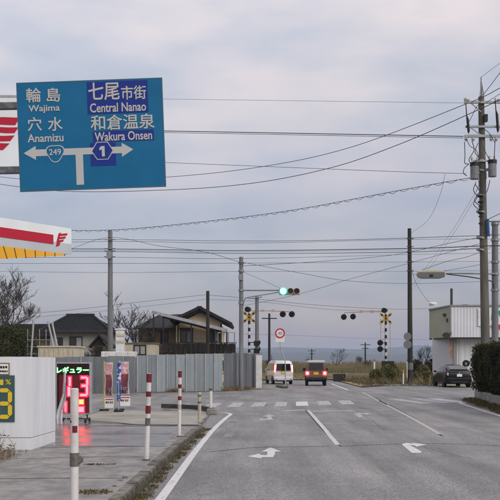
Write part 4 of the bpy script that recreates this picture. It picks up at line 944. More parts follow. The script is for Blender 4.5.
for (x, y0, y1, w) in ((472.9,180.5,165.5,4.2),(490.6,178,163,4.0)):
    r_ = w*D/F; c = Vector((pxx(x),D-.28,0))
    o = MB().tube([c+Vector((0,0,pz(y0))), c+Vector((0,0,pz(y1)))], r_, 18).build('transformer', 'transformer', t, smooth=True)
    MB().tube([c+Vector((0,0,pz(y1)-.10)), c+Vector((0,0,pz(y1)+.06))], r_*1.08, 18).build('lid', 'black_plastic', o, smooth=True)
    for dx in (-.1,.1): MB().tube([c+Vector((dx,0,pz(y1))), c+Vector((dx,0,pz(y1)+.22))], .035, 8).build('bushing', 'insulator', o)
    MB().beam(c+Vector((0,0,pz((y0+y1)/2))), (pxx(481.8),D,pz((y0+y1)/2)), .08, .12).build('hanger', 'galv', o)
random.seed(8)
for pts in (((464.5,142),(465,155),(464.8,163),(469,164)),((472,141),(474,150),(469,160),(474,166)),((478,143),(475,152),(479,158),(474,163)),((495,141),(494.5,152),(494,162),(491,164)),((476,182),(473.5,190),(477,197),(473.6,204),(478,209)),((475,184),(479.5,192),(474.5,200),(480,206)),((490,180),(487.5,190),(485.8,193)),((469,164),(464.5,168),(463.5,173),(467,176))):
    MB().tube(cat_rom([P(x,y,D-.3) for x,y in pts], 6), .018, 6).build('lead_wire', 'wire', t)
for pts in (((481.5,100),(476,108),(471,118),(466,127)),((481,141),(484.5,150),(488,157),(490,162)),((483,128),(489,133),(493,139),(495,143)),((466,138),(470,146),(476,150),(480,160)),((478,166),(476.5,174),(479,184),(476,192)),((484,166),(486.5,176),(484,188),(485.5,200))):
    MB().tube(cat_rom([P(x,y,D-.28) for x,y in pts], 6), .014, 6).build('lead_wire', 'wire', t)
MB().beam((pxx(472),D-.2,pz(162)), (pxx(495),D-.2,pz(162)), .07, .07).build('transformer_rack', 'galv', t)
for x, y in ((470.5,158),(476,158),(488,157),(493,157)): MB().tube([(pxx(x),D-.25,pz(y+4)),(pxx(x),D-.25,pz(y+2)),(pxx(x),D-.25,pz(y))], [.035,.065,.04], 10).build('insulator', 'insulator', t, smooth=True)
for k, y in enumerate((207,209.5,217,224)): MB().box((pxx(477.5),D-.32,pz(y+1)),(pxx(481),D-.16,pz(y-.4))).build('cable_clip', 'black_plastic', t)
for y in (196,202,213): MB().tube([P(478.5,y,D-.1), P(483,y,D-.3)], .05, 8).build('clamp', 'black_plastic', t)
MB().tube([(pxx(487),D-.24,pz(237)),(pxx(486),D-.24,pz(220))], .07, 8).build('cable_wrap', 'tape_blue', t)
for y in (161,171,196,212,238,250): MB().tube([(b.x-.23+ (486.3-486)*0 - .02,D,pz(y)-.04),(b.x-.23+.0,D,pz(y)+.04)], .21, 16).build('band', 'galv', t)

# steel lamp column with long arm
D = 39.0
t, b, top = pole('lamp_column', 'grey steel column with long lamp arm at right edge', 495, 222, D, .16, .14, 'pole_grey', 0, None); t['category'] = 'street lamp'
pq = lambda x, y, d_=0: P(x,y,D+d_)
MB().tube([pq(495,273.8,-.2), pq(446,273.2,-.2)], .035, 10).build('arm', 'galv', t); MB().tube(cat_rom([pq(494,289,-.15), pq(492.5,282.5,-.2), pq(488,280.3,-.2), pq(470,277,-.2), pq(446,274,-.2)], 6), .025, 8).build('stay', 'dark_metal', t)
hd = [(417,273.5),(418.5,271),(424,269.8),(440,270),(445,271.5),(446,274),(444.5,277),(440,278.2),(424,278.4),(418.5,277.2)]
MB().prism([pq(x,y,-.34) for x,y in hd], (0,.3,0)).build('lamp_head', 'lamp_diffuser', t, bevel=.04)
MB().box(pq(418.4,277.3,-.37), pq(444.6,272.2,-.345)).build('lens', 'plate_grey', t); MB().box(pq(430,276.6,-.40), pq(433,274.4,-.372)).build('sensor', 'black_plastic', t)
for y in (224,240,262,274,290): MB().tube([(b.x,D,pq(0,y).z-.05),(b.x,D,pq(0,y).z+.05)], .185, 18).build('band', 'galv', t, smooth=True)
MB().tube([(b.x-.5,D-.1,pq(0,221.5).z),(b.x+.5,D-.1,pq(0,221.5).z)], .05, 8).build('top_bar', 'galv', t)

# ------------------------------------------------------------------ traffic signal
D = 49.6
t, b, top = pole('traffic_signal', 'horizontal traffic signal showing green on a grey pole', 241.2, 257, D, .14, .115, 'pole_grey', 0, None); t['category'] = 'traffic signal'
q = lambda x, y, d_=0: P(x,y,D+d_)
MB().tube([q(241,290.3,-.1), q(279,290.3,-.25)], .045, 10).build('arm', 'galv', t); MB().tube(cat_rom([q(243.5,305,-.1), q(244.5,300,-.1), q(248,297.5,-.12), q(262,295,-.2), q(279,292.2,-.24)], 6), .03, 8).build('stay', 'galv', t)
MB().box(q(238.5,280,-.2), q(243,274.5,-.1)).build('junction_box', 'galv', t)
for y in (290.3,303,263,271): MB().tube([(b.x,D,q(0,y).z-.06),(b.x,D,q(0,y).z+.06)], .165, 16).build('band', 'galv', t)
hd_ = MB().box(q(279,294.9,-.36), q(300.2,287.6,-.2)).build('signal_head', 'sig_case', t, bevel=.06)
for x, m, r_ in ((283.2,'sig_green',.185),(290.4,'sig_amber_off',.165),(296.6,'sig_red_off',.165)):
    c = q(x,291.2,-.37); o = MB().disc(c, (0,-1,0), r_, .03, 28).build('lens', m, hd_)
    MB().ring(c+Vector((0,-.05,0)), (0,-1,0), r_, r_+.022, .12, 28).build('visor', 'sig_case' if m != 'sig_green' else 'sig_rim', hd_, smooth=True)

# ------------------------------------------------------------------ level crossing signals
def crossing(label, px, ytop, D_, yx_, arm_x, lamps, low, base_y):
    b = Vector(((px-250)/F*D_, D_, 0)); q = lambda x, y, d_=0: P(x,y,D_+d_); s_ = D_/F
    t = thing('crossing_signal', label, 'crossing signal', b, 'level crossing signals')
    zt = q(0,ytop).z; n_ = 21; zs = [zt*k/n_ for k in range(n_+1)]
    MB().tube([b, b+Vector((0,0,zt))], .085, 16).build('mast', 'xing_white', t, smooth=True)
    for k in range(1, n_, 2): MB().tube([b+Vector((0,0,zs[k])), b+Vector((0,0,zs[k+1]))], .089, 16, False).build('black_band', 'xing_black', t, smooth=True)
    c = q(px,yx_,-.16)
    for sg in (-1,1):
        dv_ = Vector((math.cos(R(45)),0,sg*math.sin(R(38)))).normalized()
        o = MB().beam(c-dv_*.60, c+dv_*.60, .022, .17, up=(0,1,0) if False else Vector((-dv_.z,0,dv_.x))).build('crossbuck_arm', 'xing_yellow', t)
        for f in (-.40,0,.40): MB().beam(c+dv_*(f-.065)+Vector((0,-.014*1,0)), c+dv_*(f+.065)+Vector((0,-.014,0)), .012, .171, up=Vector((-dv_.z,0,dv_.x))).build('black_stripe', 'xing_black', o)
        c = c+Vector((0,-.03,0))
    MB().tube([q(px,ytop+.5), q(px,ytop-2.2)], [.16,.12], 12).build('speaker_horn', 'xing_black', t, smooth=True); MB().disc(q(px-1.6,ytop-.6,-.1), (-.6,-1,0), .2, .2).build('speaker_horn', 'xing_black', t)
    ar = MB().tube([q(px,ytop+.6,-.05), q((px+arm_x)/2,ytop+.6,-.05), q(arm_x,ytop+1.4,-.05)], .042, 10).build('overhead_arm', 'xing_beige', t)
    sgn = 1 if arm_x > px else -1
    for f in (.34,.6): MB().box(q(px+(arm_x-px)*f-1.3,ytop+1.9,-.12), q(px+(arm_x-px)*f+1.3,ytop-.5,-.06)).build('indicator', 'xing_pink', t)
    for (x, y) in lamps+low:
        c = q(x,y,-.2); o = MB().disc(c, (-.25 if sgn < 0 else .0,-1,0), .225, .05, 24).build('lamp_plate', 'xing_black', t)
        MB().disc(c+Vector((0,-.045,0)), (0,-1,0), .10, .04, 18).build('lamp_lens', 'sig_red_off', o); MB().tube([c+Vector((0,.02,0)), c+Vector((0,.2,0))], [.16,.10], 14).build('lamp_housing', 'xing_black', o, smooth=True)
        MB().ring(c+Vector((0,-.12,0)), (0,-1,0), .10, .115, .2, 20).build('hood', 'xing_black', o)
    for (x, y) in lamps: MB().tube([q(x,y,-.05), q(x+(px-x)*.03,ytop+1.3,-.05)], .03, 8).build('lamp_hanger', 'xing_beige', t)
    for (x, y) in low: MB().tube([q(x,y,-.02), q(px,y,0)], .03, 8).build('lamp_bracket', 'xing_black', t)
    return t, q
t, q = crossing('left level crossing signal with yellow crossbuck, arm pointing right', 249.2, 310, 62, 317.2, 289, [(282.8,314.2),(291.8,314.2)], [(257.5,342.5),(257.5,349)], 384)
t, q = crossing('right level crossing signal with lattice mast and yellow crossbuck', 385.8, 311, 66, 318.4, 345, [(343.8,317),(353,316.6)], [(380.2,342.8),(380.2,349)], 380)
MB().tube([q(380.8,319), q(380.8,372)], .03, 8).build('stay_pipe', 'xing_beige', t); MB().tube([q(390,322), q(391,372)], .03, 8).build('stay_pipe', 'xing_beige', t)
for y in (331.5,339.5): MB().tube([q(380.8,y), q(386,y)], .025, 6).build('stay_bracket', 'xing_beige', t)
MB().box(q(382.5,368,-.25), q(393,361,.25)).build('drive_box', 'xing_black', t, bevel=.04)

# speed limit sign
D = 55.0; q = lambda x, y, d_=0: P(x,y,D+d_)
t = thing('speed_sign', 'round red-rimmed white speed limit sign on a bent grey post', 'road sign', G(285.5,387.5))
MB().tube(cat_rom([Vector((q(285.3,0).x,D,0)), q(285.3,368), q(284.8,360), q(281.6,351), q(280.2,344), q(280,330)], 5), .035, 10).build('post', 'galv_pale', t, smooth=True)
c = q(280,333.2,-.06)
MB().box(q(275.6,342,-.05), q(284.6,336,-.035)).build('supplementary_plate', 'white_print', t)
MB().disc(c, (0,-1,0), .325, .012, 40).build('disc', 'white_print', t); MB().ring(c+Vector((0,-.012,0)), (0,-1,0), .235, .32, .008, 40).build('red_ring', 'print_red', t)
text_mb('40', c+Vector((0,-.008,0)), (1,0,0), (0,0,1), .27, .2, .01, .003).build('lettering', 'xing_slate', t)

# ------------------------------------------------------------------ overhead wires
def wire(label, pts, r=.014, m='wire', spiral=None):
    P3 = cat_rom([P(*p) for p in pts], 12); t = MB().tube(P3, r, 5, True).build('overhead_wire', m); tag(t, label, 'wire', 'overhead wires')
    if spiral:
        tot = [0]
        for a, b_ in zip(P3, P3[1:]): tot.append(tot[-1]+(b_-a).length)
        k = 0; mb = MB(); q_ = []
        for i in range(len(P3)-1):
            for j in range(24):
                f = j/24; p = P3[i].lerp(P3[i+1], f); ph = (tot[i]+(tot[i+1]-tot[i])*f)*6.283/spiral; q_.append(p+Vector((0,.03*math.sin(ph),-.045+.045*math.cos(ph))))
        mb.tube(q_, r*.8, 4, False); o = mb.build('spiral_hanger', m, t)
Lp, Rp, Bg, Sg = 54, 61, 38, 49.6
wire('thin pale high wire from behind the guide sign to top crossarm', [(-20,96,42),(165,99,41),(463,103,38)], .008, 'wire_pale')
wire('thick straight cable from guide sign to middle crossarm', [(-20,128,42),(165,131,41),(463.5,136.4,37.9)], .02)
wire('second straight cable just below the thick one', [(-20,130.5,42),(165,132.6,41),(463.5,138,37.9)], .012)
wire('upper diagonal cable rising from guide sign to pole top', [(-60,170,60),(60,182,56),(165,177.3,52),(260,167,47.5),(350,147.5,43),(466,104,38),(500,88,36.5),(520,78,35.6)], .016)
wire('lower diagonal cable rising from under the guide sign to pole', [(-30,180,60),(60,191,56),(165,190,51),(250,183.5,47),(330,168,43.5),(400,144,41),(478,110,38),(505,97,36.5)], .018)
wire('faint wire running level right of guide sign to the transformer', [(-20,155,46),(165,162.5,44),(380,171,39.5),(443,173,38.2),(466,173.5,37.8)], .011)
wire('messenger cable with spiral hanger rising gently to transformer pole', [(-40,224,52),(30,229,51),(110,230,50),(200,222,47),(290,210.5,44),(380,194,41),(440,183,38.8),(478,176.5,37.9)], .014, 'wire', .62)
wire('hanging thin wire from transformer leads to dark pole', [(445,174,38.2),(440,195,40),(428,220,46),(411,233,60.8)], .008, 'wire_pale')
wire('topmost of the level street wires, between grey and dark poles', [(-40,240.5,56),(110,239.6,53.8),(241,241,49.5),(340,240,46),(480,235.6,37.8),(520,234,36)], .013)
wire('level street wire just under the topmost one', [(-40,245,56),(110,241.5,53.8),(250,243,52),(410,239.5,60.7),(520,239,62)], .012)
wire('thick dark level street cable passing behind the signal pole', [(-40,249,56),(110,249,53.8),(241,250.6,50.5),(410,248.5,44),(480,246,37.8),(520,246,36)], .022)
wire('second dark level street cable just below the thick one', [(-40,252,56),(110,251.6,53.8),(241,253.5,50.5),(410,252,44),(480,248,37.8)], .015)
wire('street wire at the height of signal pole top', [(-40,258,56),(110,257.3,53.8),(241,258.5,49.5),(410,254.5,60.7),(520,252.5,64)], .011)
wire('pale street wire below the signal pole top', [(-40,263.5,56),(110,263.4,53.8),(241,263.2,49.4),(410,262,60.7),(520,261,64)], .011)
wire('lowest level street wire just above the traffic signal', [(-40,271,58),(110,272.5,54),(241,271.5,49.5),(410,271.4,60.7),(520,270,64)], .010)
wire('diagonal wire falling from grey pole to the signal pole', [(70,249,55),(110,237.5,53.8),(160,246,52),(205,252,50.6),(241,262.5,49.4)], .012)
wire('sagging wire from signal pole to the right past dark pole', [(241,262,49.4),(300,273,50),(350,281,52),(410,283.5,60.8),(480,281.5,66),(520,279,70)], .012)
wire('wire dropping from signal pole to behind signal head', [(241,271,49.4),(262,280,49.5),(281,288.5,49.4)], .009)
wire('low crossing wire from dark wooden pole past traffic signal', [(208,295,62.8),(257,299,57),(310,304.5,60),(385,308.8,66),(430,308.5,75),(520,304,90)], .012)
wire('second low wire from dark wooden pole past slim grey pole', [(208,299.5,62.8),(257,301.5,57),(330,309.5,64),(386,311,66)], .010)
wire('upper left wire rising to dark wooden pole', [(-40,318,60),(60,311,60.5),(140,302,61.5),(208,294.5,62.8)], .012)
wire('lower left wire rising to dark wooden pole', [(-40,322,60),(60,315,60.5),(140,307,61.5),(208,299,62.8)], .010)
wire('rising diagonal wire from behind traffic signal to big pole', [(242,306,49.4),(280,298.5,50),(312,290.5,49),(350,279,46.5),(410,263,42),(482,243,38)], .010, 'wire_pale')
wire('diagonal cable across dark pole up to big pole', [(242,266,49.5),(320,261.5,52),(380,256.5,58),(410,252,60.4),(450,243,46),(482,237,38)], .014)
wire('cable rising from lamp head to the lamp column', [(422,270,38.7),(445,262,38.6),(470,256,38.5),(493,246,38.8)], .010)
wire('drop wire sagging from dark pole to white building', [(411,268,60.8),(416,283,62),(424,296,64),(433,305.5,65.6)], .012)
wire('left stay of the steep drop wires below transformers', [(477,190,37.9),(466,208,41),(452,231,46),(430,262,56),(411.5,286,60.7)], .007, 'wire_pale')
wire('right stay of the steep drop wires below transformers', [(479,192,37.9),(468,210,41),(454,233,46),(434,262,56),(411.8,290,60.7)], .007, 'wire_pale')
wire('steep wire leaving the pole top to upper right', [(481,97,38),(490,86,37),(505,66,35)], .014)
wire('upper thin wire leaving the pole spike to upper right', [(481.2,77,38),(492,69,37),(510,56,35)], .008)
wire('right wire from top crossarm leaving the frame', [(484,104,38),(495,97,37),(512,86,35)], .012)
wire('cable from blue wrap leaving right to lamp column', [(487,220,37.8),(495,216,37),(512,208,35)], .014)
wire('thin extra wire between the two dark level street cables', [(-40,250.5,57),(110,250.4,54),(241,252,51),(410,250,60.6),(520,249,63)], .010, 'wire_pale')
wire('short slack service wire from transformer pole to lamp column', [(484,232,37.8),(488,236,38),(494,232,38.8)], .012)
wire('service wire crossing from dark pole to lamp column', [(411,275,60.8),(450,270,48),(494,262,38.9)], .010)
wire('far faint field wire low over the hills', [(241,334,90),(311,336,150),(385,339,170),(520,341,190)], .02, 'wire_pale')

# ------------------------------------------------------------------ right side: building, hedge, wall
D = 66.0; s = D/F; q = lambda x, y, d_=0: P(x,y,D+d_)
t = thing('white_building', 'white corrugated building with overhanging green-grey upper corner', 'building', (q(434,0).x,D,0))
xc = q(450.2,0).x; zt_, zm = q(0,306.5).z, q(0,337.3).z; xr = q(560,0).x
xl, dl = q(429.3,0).x, 3.2
xlb = (429.3-250)/F*(D+dl)
corner, backl = Vector((xc,D,0)), Vector((xlb,D+dl,0))
def vquad(a, b, z0, z1, m, nm, off=0, th=.06, par=t):
    a, b = Vector(a), Vector(b); e = (b-a).normalized(); n_ = Vector((e.y,-e.x,0)); n_ = n_ if n_.y < 0 else -n_
    return MB().prism([a+n_*off+Vector((0,0,z0)), b+n_*off+Vector((0,0,z0)), b+n_*off+Vector((0,0,z1)), a+n_*off+Vector((0,0,z1))], -n_*th).build(nm, m, par)
MB().prism([(xc,D+.07,zm),(xr,D+.07,zm),(xr,D+9,zm),(xlb+2.4,D+9,zm),(xlb+.05,D+dl+.07,zm)], (0,0,zt_-zm)).build('upper_storey', 'bldg_white', t)
vquad(backl, corner, zm, zt_-.12, 'bldg_green', 'side_cladding')
cor = MB(); nst = 70; vs = []
for k in range(nst+1):
    x = xc+.02+(xr-xc)*k/nst; o_ = .03 if k % 2 else 0; vs += [Vector((x,D-.03-o_,zm)), Vector((x,D-.03-o_,zt_-.02))]
cor.add(vs, [(2*i,2*i+2,2*i+3,2*i+1) for i in range(nst)]); cor.build('front_cladding', 'bldg_white', t)
x0l, dlo = (434-250)/F*(D+2.0), 2.0
MB().prism([(xc+.4,D+.9,0),(xr,D+.9,0),(xr,D+9,0),(x0l+2.2,D+9,0),(x0l,D+dlo+.6,0)], (0,0,zm)).build('lower_storey', 'bldg_white', t)
lo = MB(); vs = []
for k in range(41):
    x = xc+.9+(xr-xc-.9)*k/40; o_ = .03 if k % 2 else 0; vs += [Vector((x,D+.87-o_,.1)), Vector((x,D+.87-o_,zm-.02))]
lo.add(vs, [(2*i,2*i+2,2*i+3,2*i+1) for i in range(40)]); lo.build('front_cladding', 'bldg_white', t)
MB().prism([(xc-.05,D-.12,zt_),(xr,D-.12,zt_+.03),(xr,D+9,zt_),(xlb+2.3,D+9,zt_-.1),(xlb-.08,D+dl-.1,zt_-.12)], (0,0,.12)).build('roof_edge', 'bldg_grey', t)
MB().prism([(xc-.05,D-.08,zm-.1),(xr,D-.08,zm-.1),(xr,D+.9,zm-.1),(xc,D+1.2,zm-.1),(xlb,D+dl,zm-.1)], (0,0,.098)).build('overhang_trim', 'frame_dark', t)
MB().box(q(453.6,375,.6), q(456.4,338.5,.75)).build('support_post', 'bldg_grey', t)
MB().prism([q(449.5,338,.55), q(452,338,.55), q(452.4,350,.55), q(453.4,357,.55), q(451.6,357.5,.55), q(449.6,350,.55)], (0,.03,0)).build('torn_cladding', 'rust', t)
MB().prism([q(442,334.5,1.0), q(445,332.4,.7), q(449.5,333.2,.1), q(451.5,331.8,-.1), q(450.6,336,-.1), q(447,336.6,.4), q(443,337,.9)], (0,-.08,0)).build('torn_edge', 'dark_metal', t)
MB().box(q(443.5,316,.6), q(446.5,313.8,.95)).build('vent', 'dark_metal', t); MB().box(q(447,322,.3), q(448.2,318.6,.6)).build('vent', 'dark_metal', t)
MB().box(q(478,326,-.14), q(520,308.5,-.09)).build('sign_board', 'white_paint', t)
for pts, m in (([(491.5,314),(494,313),(496,317),(493.5,320),(491,320.5)],'print_green'),([(497,311),(503,310),(504,316),(500,317)],'print_green'),([(491,325),(494,324),(496,329),(493,328)],'print_red'),([(496,324),(503,325),(503,329),(499,329)],'print_red')):
    MB().prism([q(x,y,-.15) for x,y in pts], (0,.008,0)).build('sign_print', m, t)
MB().box(q(491,345,-.05), q(497,338,-.02)).build('wall_lamp', 'plate_grey', t)
for yv in (.16,): MB().tube([q(450.5,338,-.07), q(450.5,308,-.07)], .05, 8).build('downpipe', 'bldg_grey', t)
sp_ = MB().tube([q(451.5,306,1.5), q(451.5,288.5,1.5)], .10, 10).build('stove_pipe', 'dark_metal', t)
MB().disc(q(433,304.2,3), (0,-.3,1), .33, .22, 16).build('roof_dish', 'white_paint', t, smooth=True)
MB().box(q(463,306,1), q(467,304.6,1.3)).build('roof_vent', 'print_red', t)
w = thing('leaning_wheel', 'dark wheel standing on the cargo beside the building behind black car', 'wheel', (P(465.5,0,61).x,61,0))
c_ = P(466,363.5,61.5)
MB().ring(c_, (.15,-1,0), .10, .25, .16, 24).build('tyre', 'tyre', w, smooth=True); MB().disc(c_, (.15,-1,0), .11, .06, 18).build('rim', 'rim', w)
MB().box((c_.x-.08,61.35,0),(c_.x+.08,61.65,c_.z-.2)).build('stand', 'galv', w)
# hedge on its concrete retaining wall
rw = thing('retaining_wall', 'low concrete wall under the clipped hedge at right', 'wall', (9.7,36.6,0))
hp = [(8.40,24.5),(8.95,30.5),(9.72,36.8)]
for (a, b_) in ((hp[0],((hp[0][0]+hp[1][0])/2,27.5)),(((hp[0][0]+hp[1][0])/2,27.52),hp[1]),((hp[1][0]+.002,30.52),((hp[1][0]+hp[2][0])/2,33.6)),(((hp[1][0]+hp[2][0])/2+.002,33.62),hp[2])):
    MB().prism([(a[0],a[1],0),(b_[0],b_[1],0),(b_[0]+.25,b_[1],0),(a[0]+.25,a[1],0)], (0,0,.43)).build('block', 'concrete', rw, bevel=.02)
MB().prism([(9.98,36.5,0),(12.5,36.5,0),(12.5,36.8,0),(9.98,36.8,0)], (0,0,.376)).build('block', 'concrete', rw, bevel=.02)
hd = thing('clipped_hedge', 'dark green clipped hedge on concrete wall at right edge', 'hedge', (10.3,33,.1))
rnd = random.Random(2); core = MB(); mb = MB()
def hx0(y): return 8.9+(y-30.5)*.122 if y > 30.5 else 8.35+(y-24.5)*.092
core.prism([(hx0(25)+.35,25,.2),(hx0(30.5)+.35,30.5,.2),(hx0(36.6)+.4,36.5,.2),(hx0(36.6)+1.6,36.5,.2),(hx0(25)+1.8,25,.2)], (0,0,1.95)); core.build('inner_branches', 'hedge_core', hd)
for k in range(52000):
    y = rnd.uniform(26,36.95); f = rnd.random()
    bulge = .10*math.sin(y*2.3)+.06*math.sin(y*5.7)
    if f < .68: z = rnd.uniform(.44,2.34); x = hx0(y)-.06+bulge*.6+.16*math.sin(z*3.1+y*1.7)*.5+abs(rnd.gauss(0,.11))+(.12*(z-1.2)**2 if z > 1.8 else .0)+(max(0,.95-z)*.35)
    elif f < .86: z = 2.30+.05*math.sin(y*3)+rnd.gauss(0,.05); x = hx0(y)+rnd.uniform(0,1.6)
    else: y = 36.85+bulge*.5+rnd.gauss(0,.08); z = rnd.uniform(.44,2.34); x = hx0(36.8)+rnd.uniform(-.05,1.7)
    p = Vector((x,y,z)); sz = .035*rnd.uniform(.6,1.5); a = Vector((rnd.gauss(0,1),rnd.gauss(0,1),rnd.gauss(0,1))).normalized(); b_ = a.cross(Vector((rnd.gauss(0,1),rnd.gauss(0,1),rnd.gauss(0,1)))).normalized()
    mb.add([p-a*sz, p+b_*sz*.5, p+a*sz, p-b_*sz*.5], [(0,1,2,3)])
mb.build('foliage', 'hedge_leaf', hd)
vg = MB(); vg.add([(8.05,25,.02),(8.7,25,.05),(9.0,30.5,.05),(9.75,36.9,.05),(9.3,37.6,.015),(8.75,35,.015),(8.35,31,.015)], [(0,1,2,6),(2,3,4,5,6)])
tag(struct('hedge_verge', vg, 'dirt'), 'dirt verge below the hedge wall')
random.seed(17)
tufts('verge_grass', 'patchy green grass along the foot of hedge wall', 'grass', [(8.55+(y_-30)*.13+random.uniform(-.22,.35), y_, .03, random.uniform(.5,1.1)) for y_ in [26+i*.06 for i in range(180)]], 'moss', .05, .17, 36, .2, width=.009)
# far right verge with kerb and marker posts
vr = MB(); vr.add([(7.3,55.2,.03),(9.1,58.0,.03),(12.4,59.6,.03),(13.2,60.5,.03),(14,80,.03),(7.7,80,.03)], [(0,1,2,3,4,5)])
tag(struct('crossing_verge', vr, 'straw'), 'grassy verge at the foot of the right crossing signal')
random.seed(23)
tufts('verge_weeds', 'ragged dry weeds on the verge by the right crossing signal', 'weeds', [(random.uniform(7.9,13.0), random.uniform(59.2,72), .03, random.uniform(.5,1.3)) for k in range(150)], 'reed', .12, .6, 26, .35, width=.016)
tufts('verge_greens', 'low green weeds on the verge by the right crossing signal', 'weeds', [(random.uniform(8.2,13.0), random.uniform(60,70), .03, random.uniform(.4,1.0)) for k in range(90)], 'shrub_leaf', .08, .35, 30, .3, width=.018)
kb = thing('far_kerb', 'low concrete kerb edging the verge by the dark pole', 'kerb', (9.1,57.8,0)); del kb['category']; kb['kind'] = 'structure'
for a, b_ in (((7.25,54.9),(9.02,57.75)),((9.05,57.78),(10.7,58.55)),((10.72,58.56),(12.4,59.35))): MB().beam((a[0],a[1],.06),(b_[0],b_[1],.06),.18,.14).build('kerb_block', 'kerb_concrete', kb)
for px, py, lab in ((383,381.5,'thin white delineator post in front of the yellow-green shrub'),(403.3,385.5,'thin white delineator post with orange cap left of dark pole')):
    b = G(px, py); t = thing('delineator_post', lab, 'post', b, 'delineator posts by the crossing'); MB().tube([b, b+Vector((0,0,.85))], .05, 12).build('post', 'white_print', t, smooth=True); MB().tube([b+Vector((0,0,.85)), b+Vector((0,0,1.1))], .055, 12).build('reflector', 'led_off' if 'led_off' in MATS else 'xing_yellow', t, smooth=True)
for px, lab, D_ in ((374.4,'slim white marker stake left of the yellow-green shrub',68),(407.5,'slim white stake beside dark utility pole',66)):
    b = Vector(((px-250)/F*D_,D_,0)); t = thing('marker_stake', lab, 'post', b, 'marker stakes by the railway'); MB().box((b.x-.06,D_-.03,0),(b.x+.06,D_+.03,P(0,359.5,D_).z)).build('post', 'white_print', t); MB().box((b.x-.065,D_-.035,P(0,361.5,D_).z),(b.x+.065,D_+.035,P(0,359.5,D_).z+.01)).build('cap', 'plate_grey', t)
# concrete culvert and old rails by the crossing
t = thing('culvert_block', 'dark concrete culvert block with pale end post by crossing road', 'culvert', G(341,382))
MB().box((P(334.5,0,72).x,72,0),(P(345,0,72).x,73.2,P(0,374,72).z)).build('block', 'pole_dark', t, bevel=.03); MB().box((P(345.2,0,72).x,71.8,0),(P(348.2,0,72).x,72.6,P(0,373.2,72).z)).build('end_post', 'concrete', t, bevel=.03)
t = thing('rail_pile', 'low dark pile of old sleepers right of culvert block', 'pile', G(360,382))
random.seed(6)
for k in range(9):
    a = Vector((P(351+k*2.1,0,71).x,71+random.uniform(-.4,.4),.08+random.uniform(0,.22))); MB().beam(a, a+Vector((random.uniform(.5,.9),random.uniform(-.4,.6),random.uniform(-.03,.14))), .16, .14).build('sleeper', 'dark_metal', t)
t = thing('corner_kerb_nose', 'small dark concrete kerb nose at foot of speed sign', 'kerb', G(286,388)); del t['category']; t['kind'] = 'structure'
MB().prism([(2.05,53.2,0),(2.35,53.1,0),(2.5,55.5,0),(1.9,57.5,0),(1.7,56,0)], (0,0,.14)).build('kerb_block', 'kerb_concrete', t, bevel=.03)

# ------------------------------------------------------------------ vehicles (local: x right, y forward, z up)
def loft(secs):
    mb = MB(); k = len(secs[0][1]); ring = 2*k
    for y, half in secs: mb.v += [Vector((x,y,z)) for x,z in half]+[Vector((-x,y,z)) for x,z in half[::-1]]
    n_ = len(secs)
    for i in range(n_-1):
        for j in range(ring): mb.f.append((i*ring+j, i*ring+(j+1)%ring, (i+1)*ring+(j+1)%ring, (i+1)*ring+j))
    mb.f.append(tuple(range(ring-1,-1,-1))); mb.f.append(tuple((n_-1)*ring+j for j in range(ring))); return mb
def wheel(t, x, y, r, w):
    s_ = 1 if x > 0 else -1
    o = MB().ring((x,y,r), (1,0,0), r*.62, r, w, 28).build('wheel', 'tyre', t, smooth=True, local=True, bevel=.02)
    MB().disc((x+s_*w*.12,y,r), (1,0,0), r*.63, w*.5, 24).build('rim', 'rim', o, local=True)
    for k in range(5):
        a = 2*math.pi*k/5; MB().obox((x+s_*w*.40,y+math.cos(a)*r*.32,r+math.sin(a)*r*.32), (.008,0,0), (0,math.cos(a)*r*.26,math.sin(a)*r*.26), (0,-math.sin(a)*.02,math.cos(a)*.02)).build('spoke', 'rim', o, local=True)
def qp(t, pts, m, nm, off, th=.012, par=None):
    pts = [Vector(p) for p in pts]; n_ = (pts[1]-pts[0]).cross(pts[2]-pts[0]).normalized(); off = Vector(off)
    if n_.dot(off) < 0: n_ = -n_
    return MB().prism([p+n_*.004 for p in pts], n_*th).build(nm, m, par or t, local=True)
def arch(t, x, y, r, m):
    s_ = 1 if x > 0 else -1; MB().disc((x,y,r), (1,0,0), r*1.16, .02, 28).build('wheel_arch', m, t, local=True)
def car(label, loc, rz, name='car'):
    t = thing(name, label, 'car', (0,0,0), None); t.location = loc; t.rotation_euler = (0,0,rz); return t

# white kei wagon
t = car('small white van with lit brake lamps left of speed sign post', (2.18,64.4,0), R(10))
def vh(w, zb, zbelt, zr, wr): return [(0,zb),(w*.9,zb),(w,zb+.12),(w,zbelt),(wr,zr-.10),(wr-.09,zr),(0,zr+.02)]
MBv = loft([(-1.69,vh(.68,.38,1.0,1.58,.60)),(-1.64,vh(.725,.30,1.0,1.70,.64)),(-1.0,vh(.735,.24,1.0,1.76,.66)),(.3,vh(.735,.24,.98,1.76,.66)),(.9,vh(.735,.24,.96,1.66,.62)),(1.25,vh(.73,.24,.95,1.15,.62)),(1.6,vh(.70,.28,.86,.98,.56)),(1.7,vh(.62,.34,.74,.86,.45))])
MBv.build('body', 'car_white', t, smooth=True, local=True)
qp(t, [(-.55,-1.692,1.02),(.55,-1.692,1.02),(.50,-1.692,1.52),(-.50,-1.692,1.52)], 'car_glass', 'rear_window', (0,-1,0), .03)
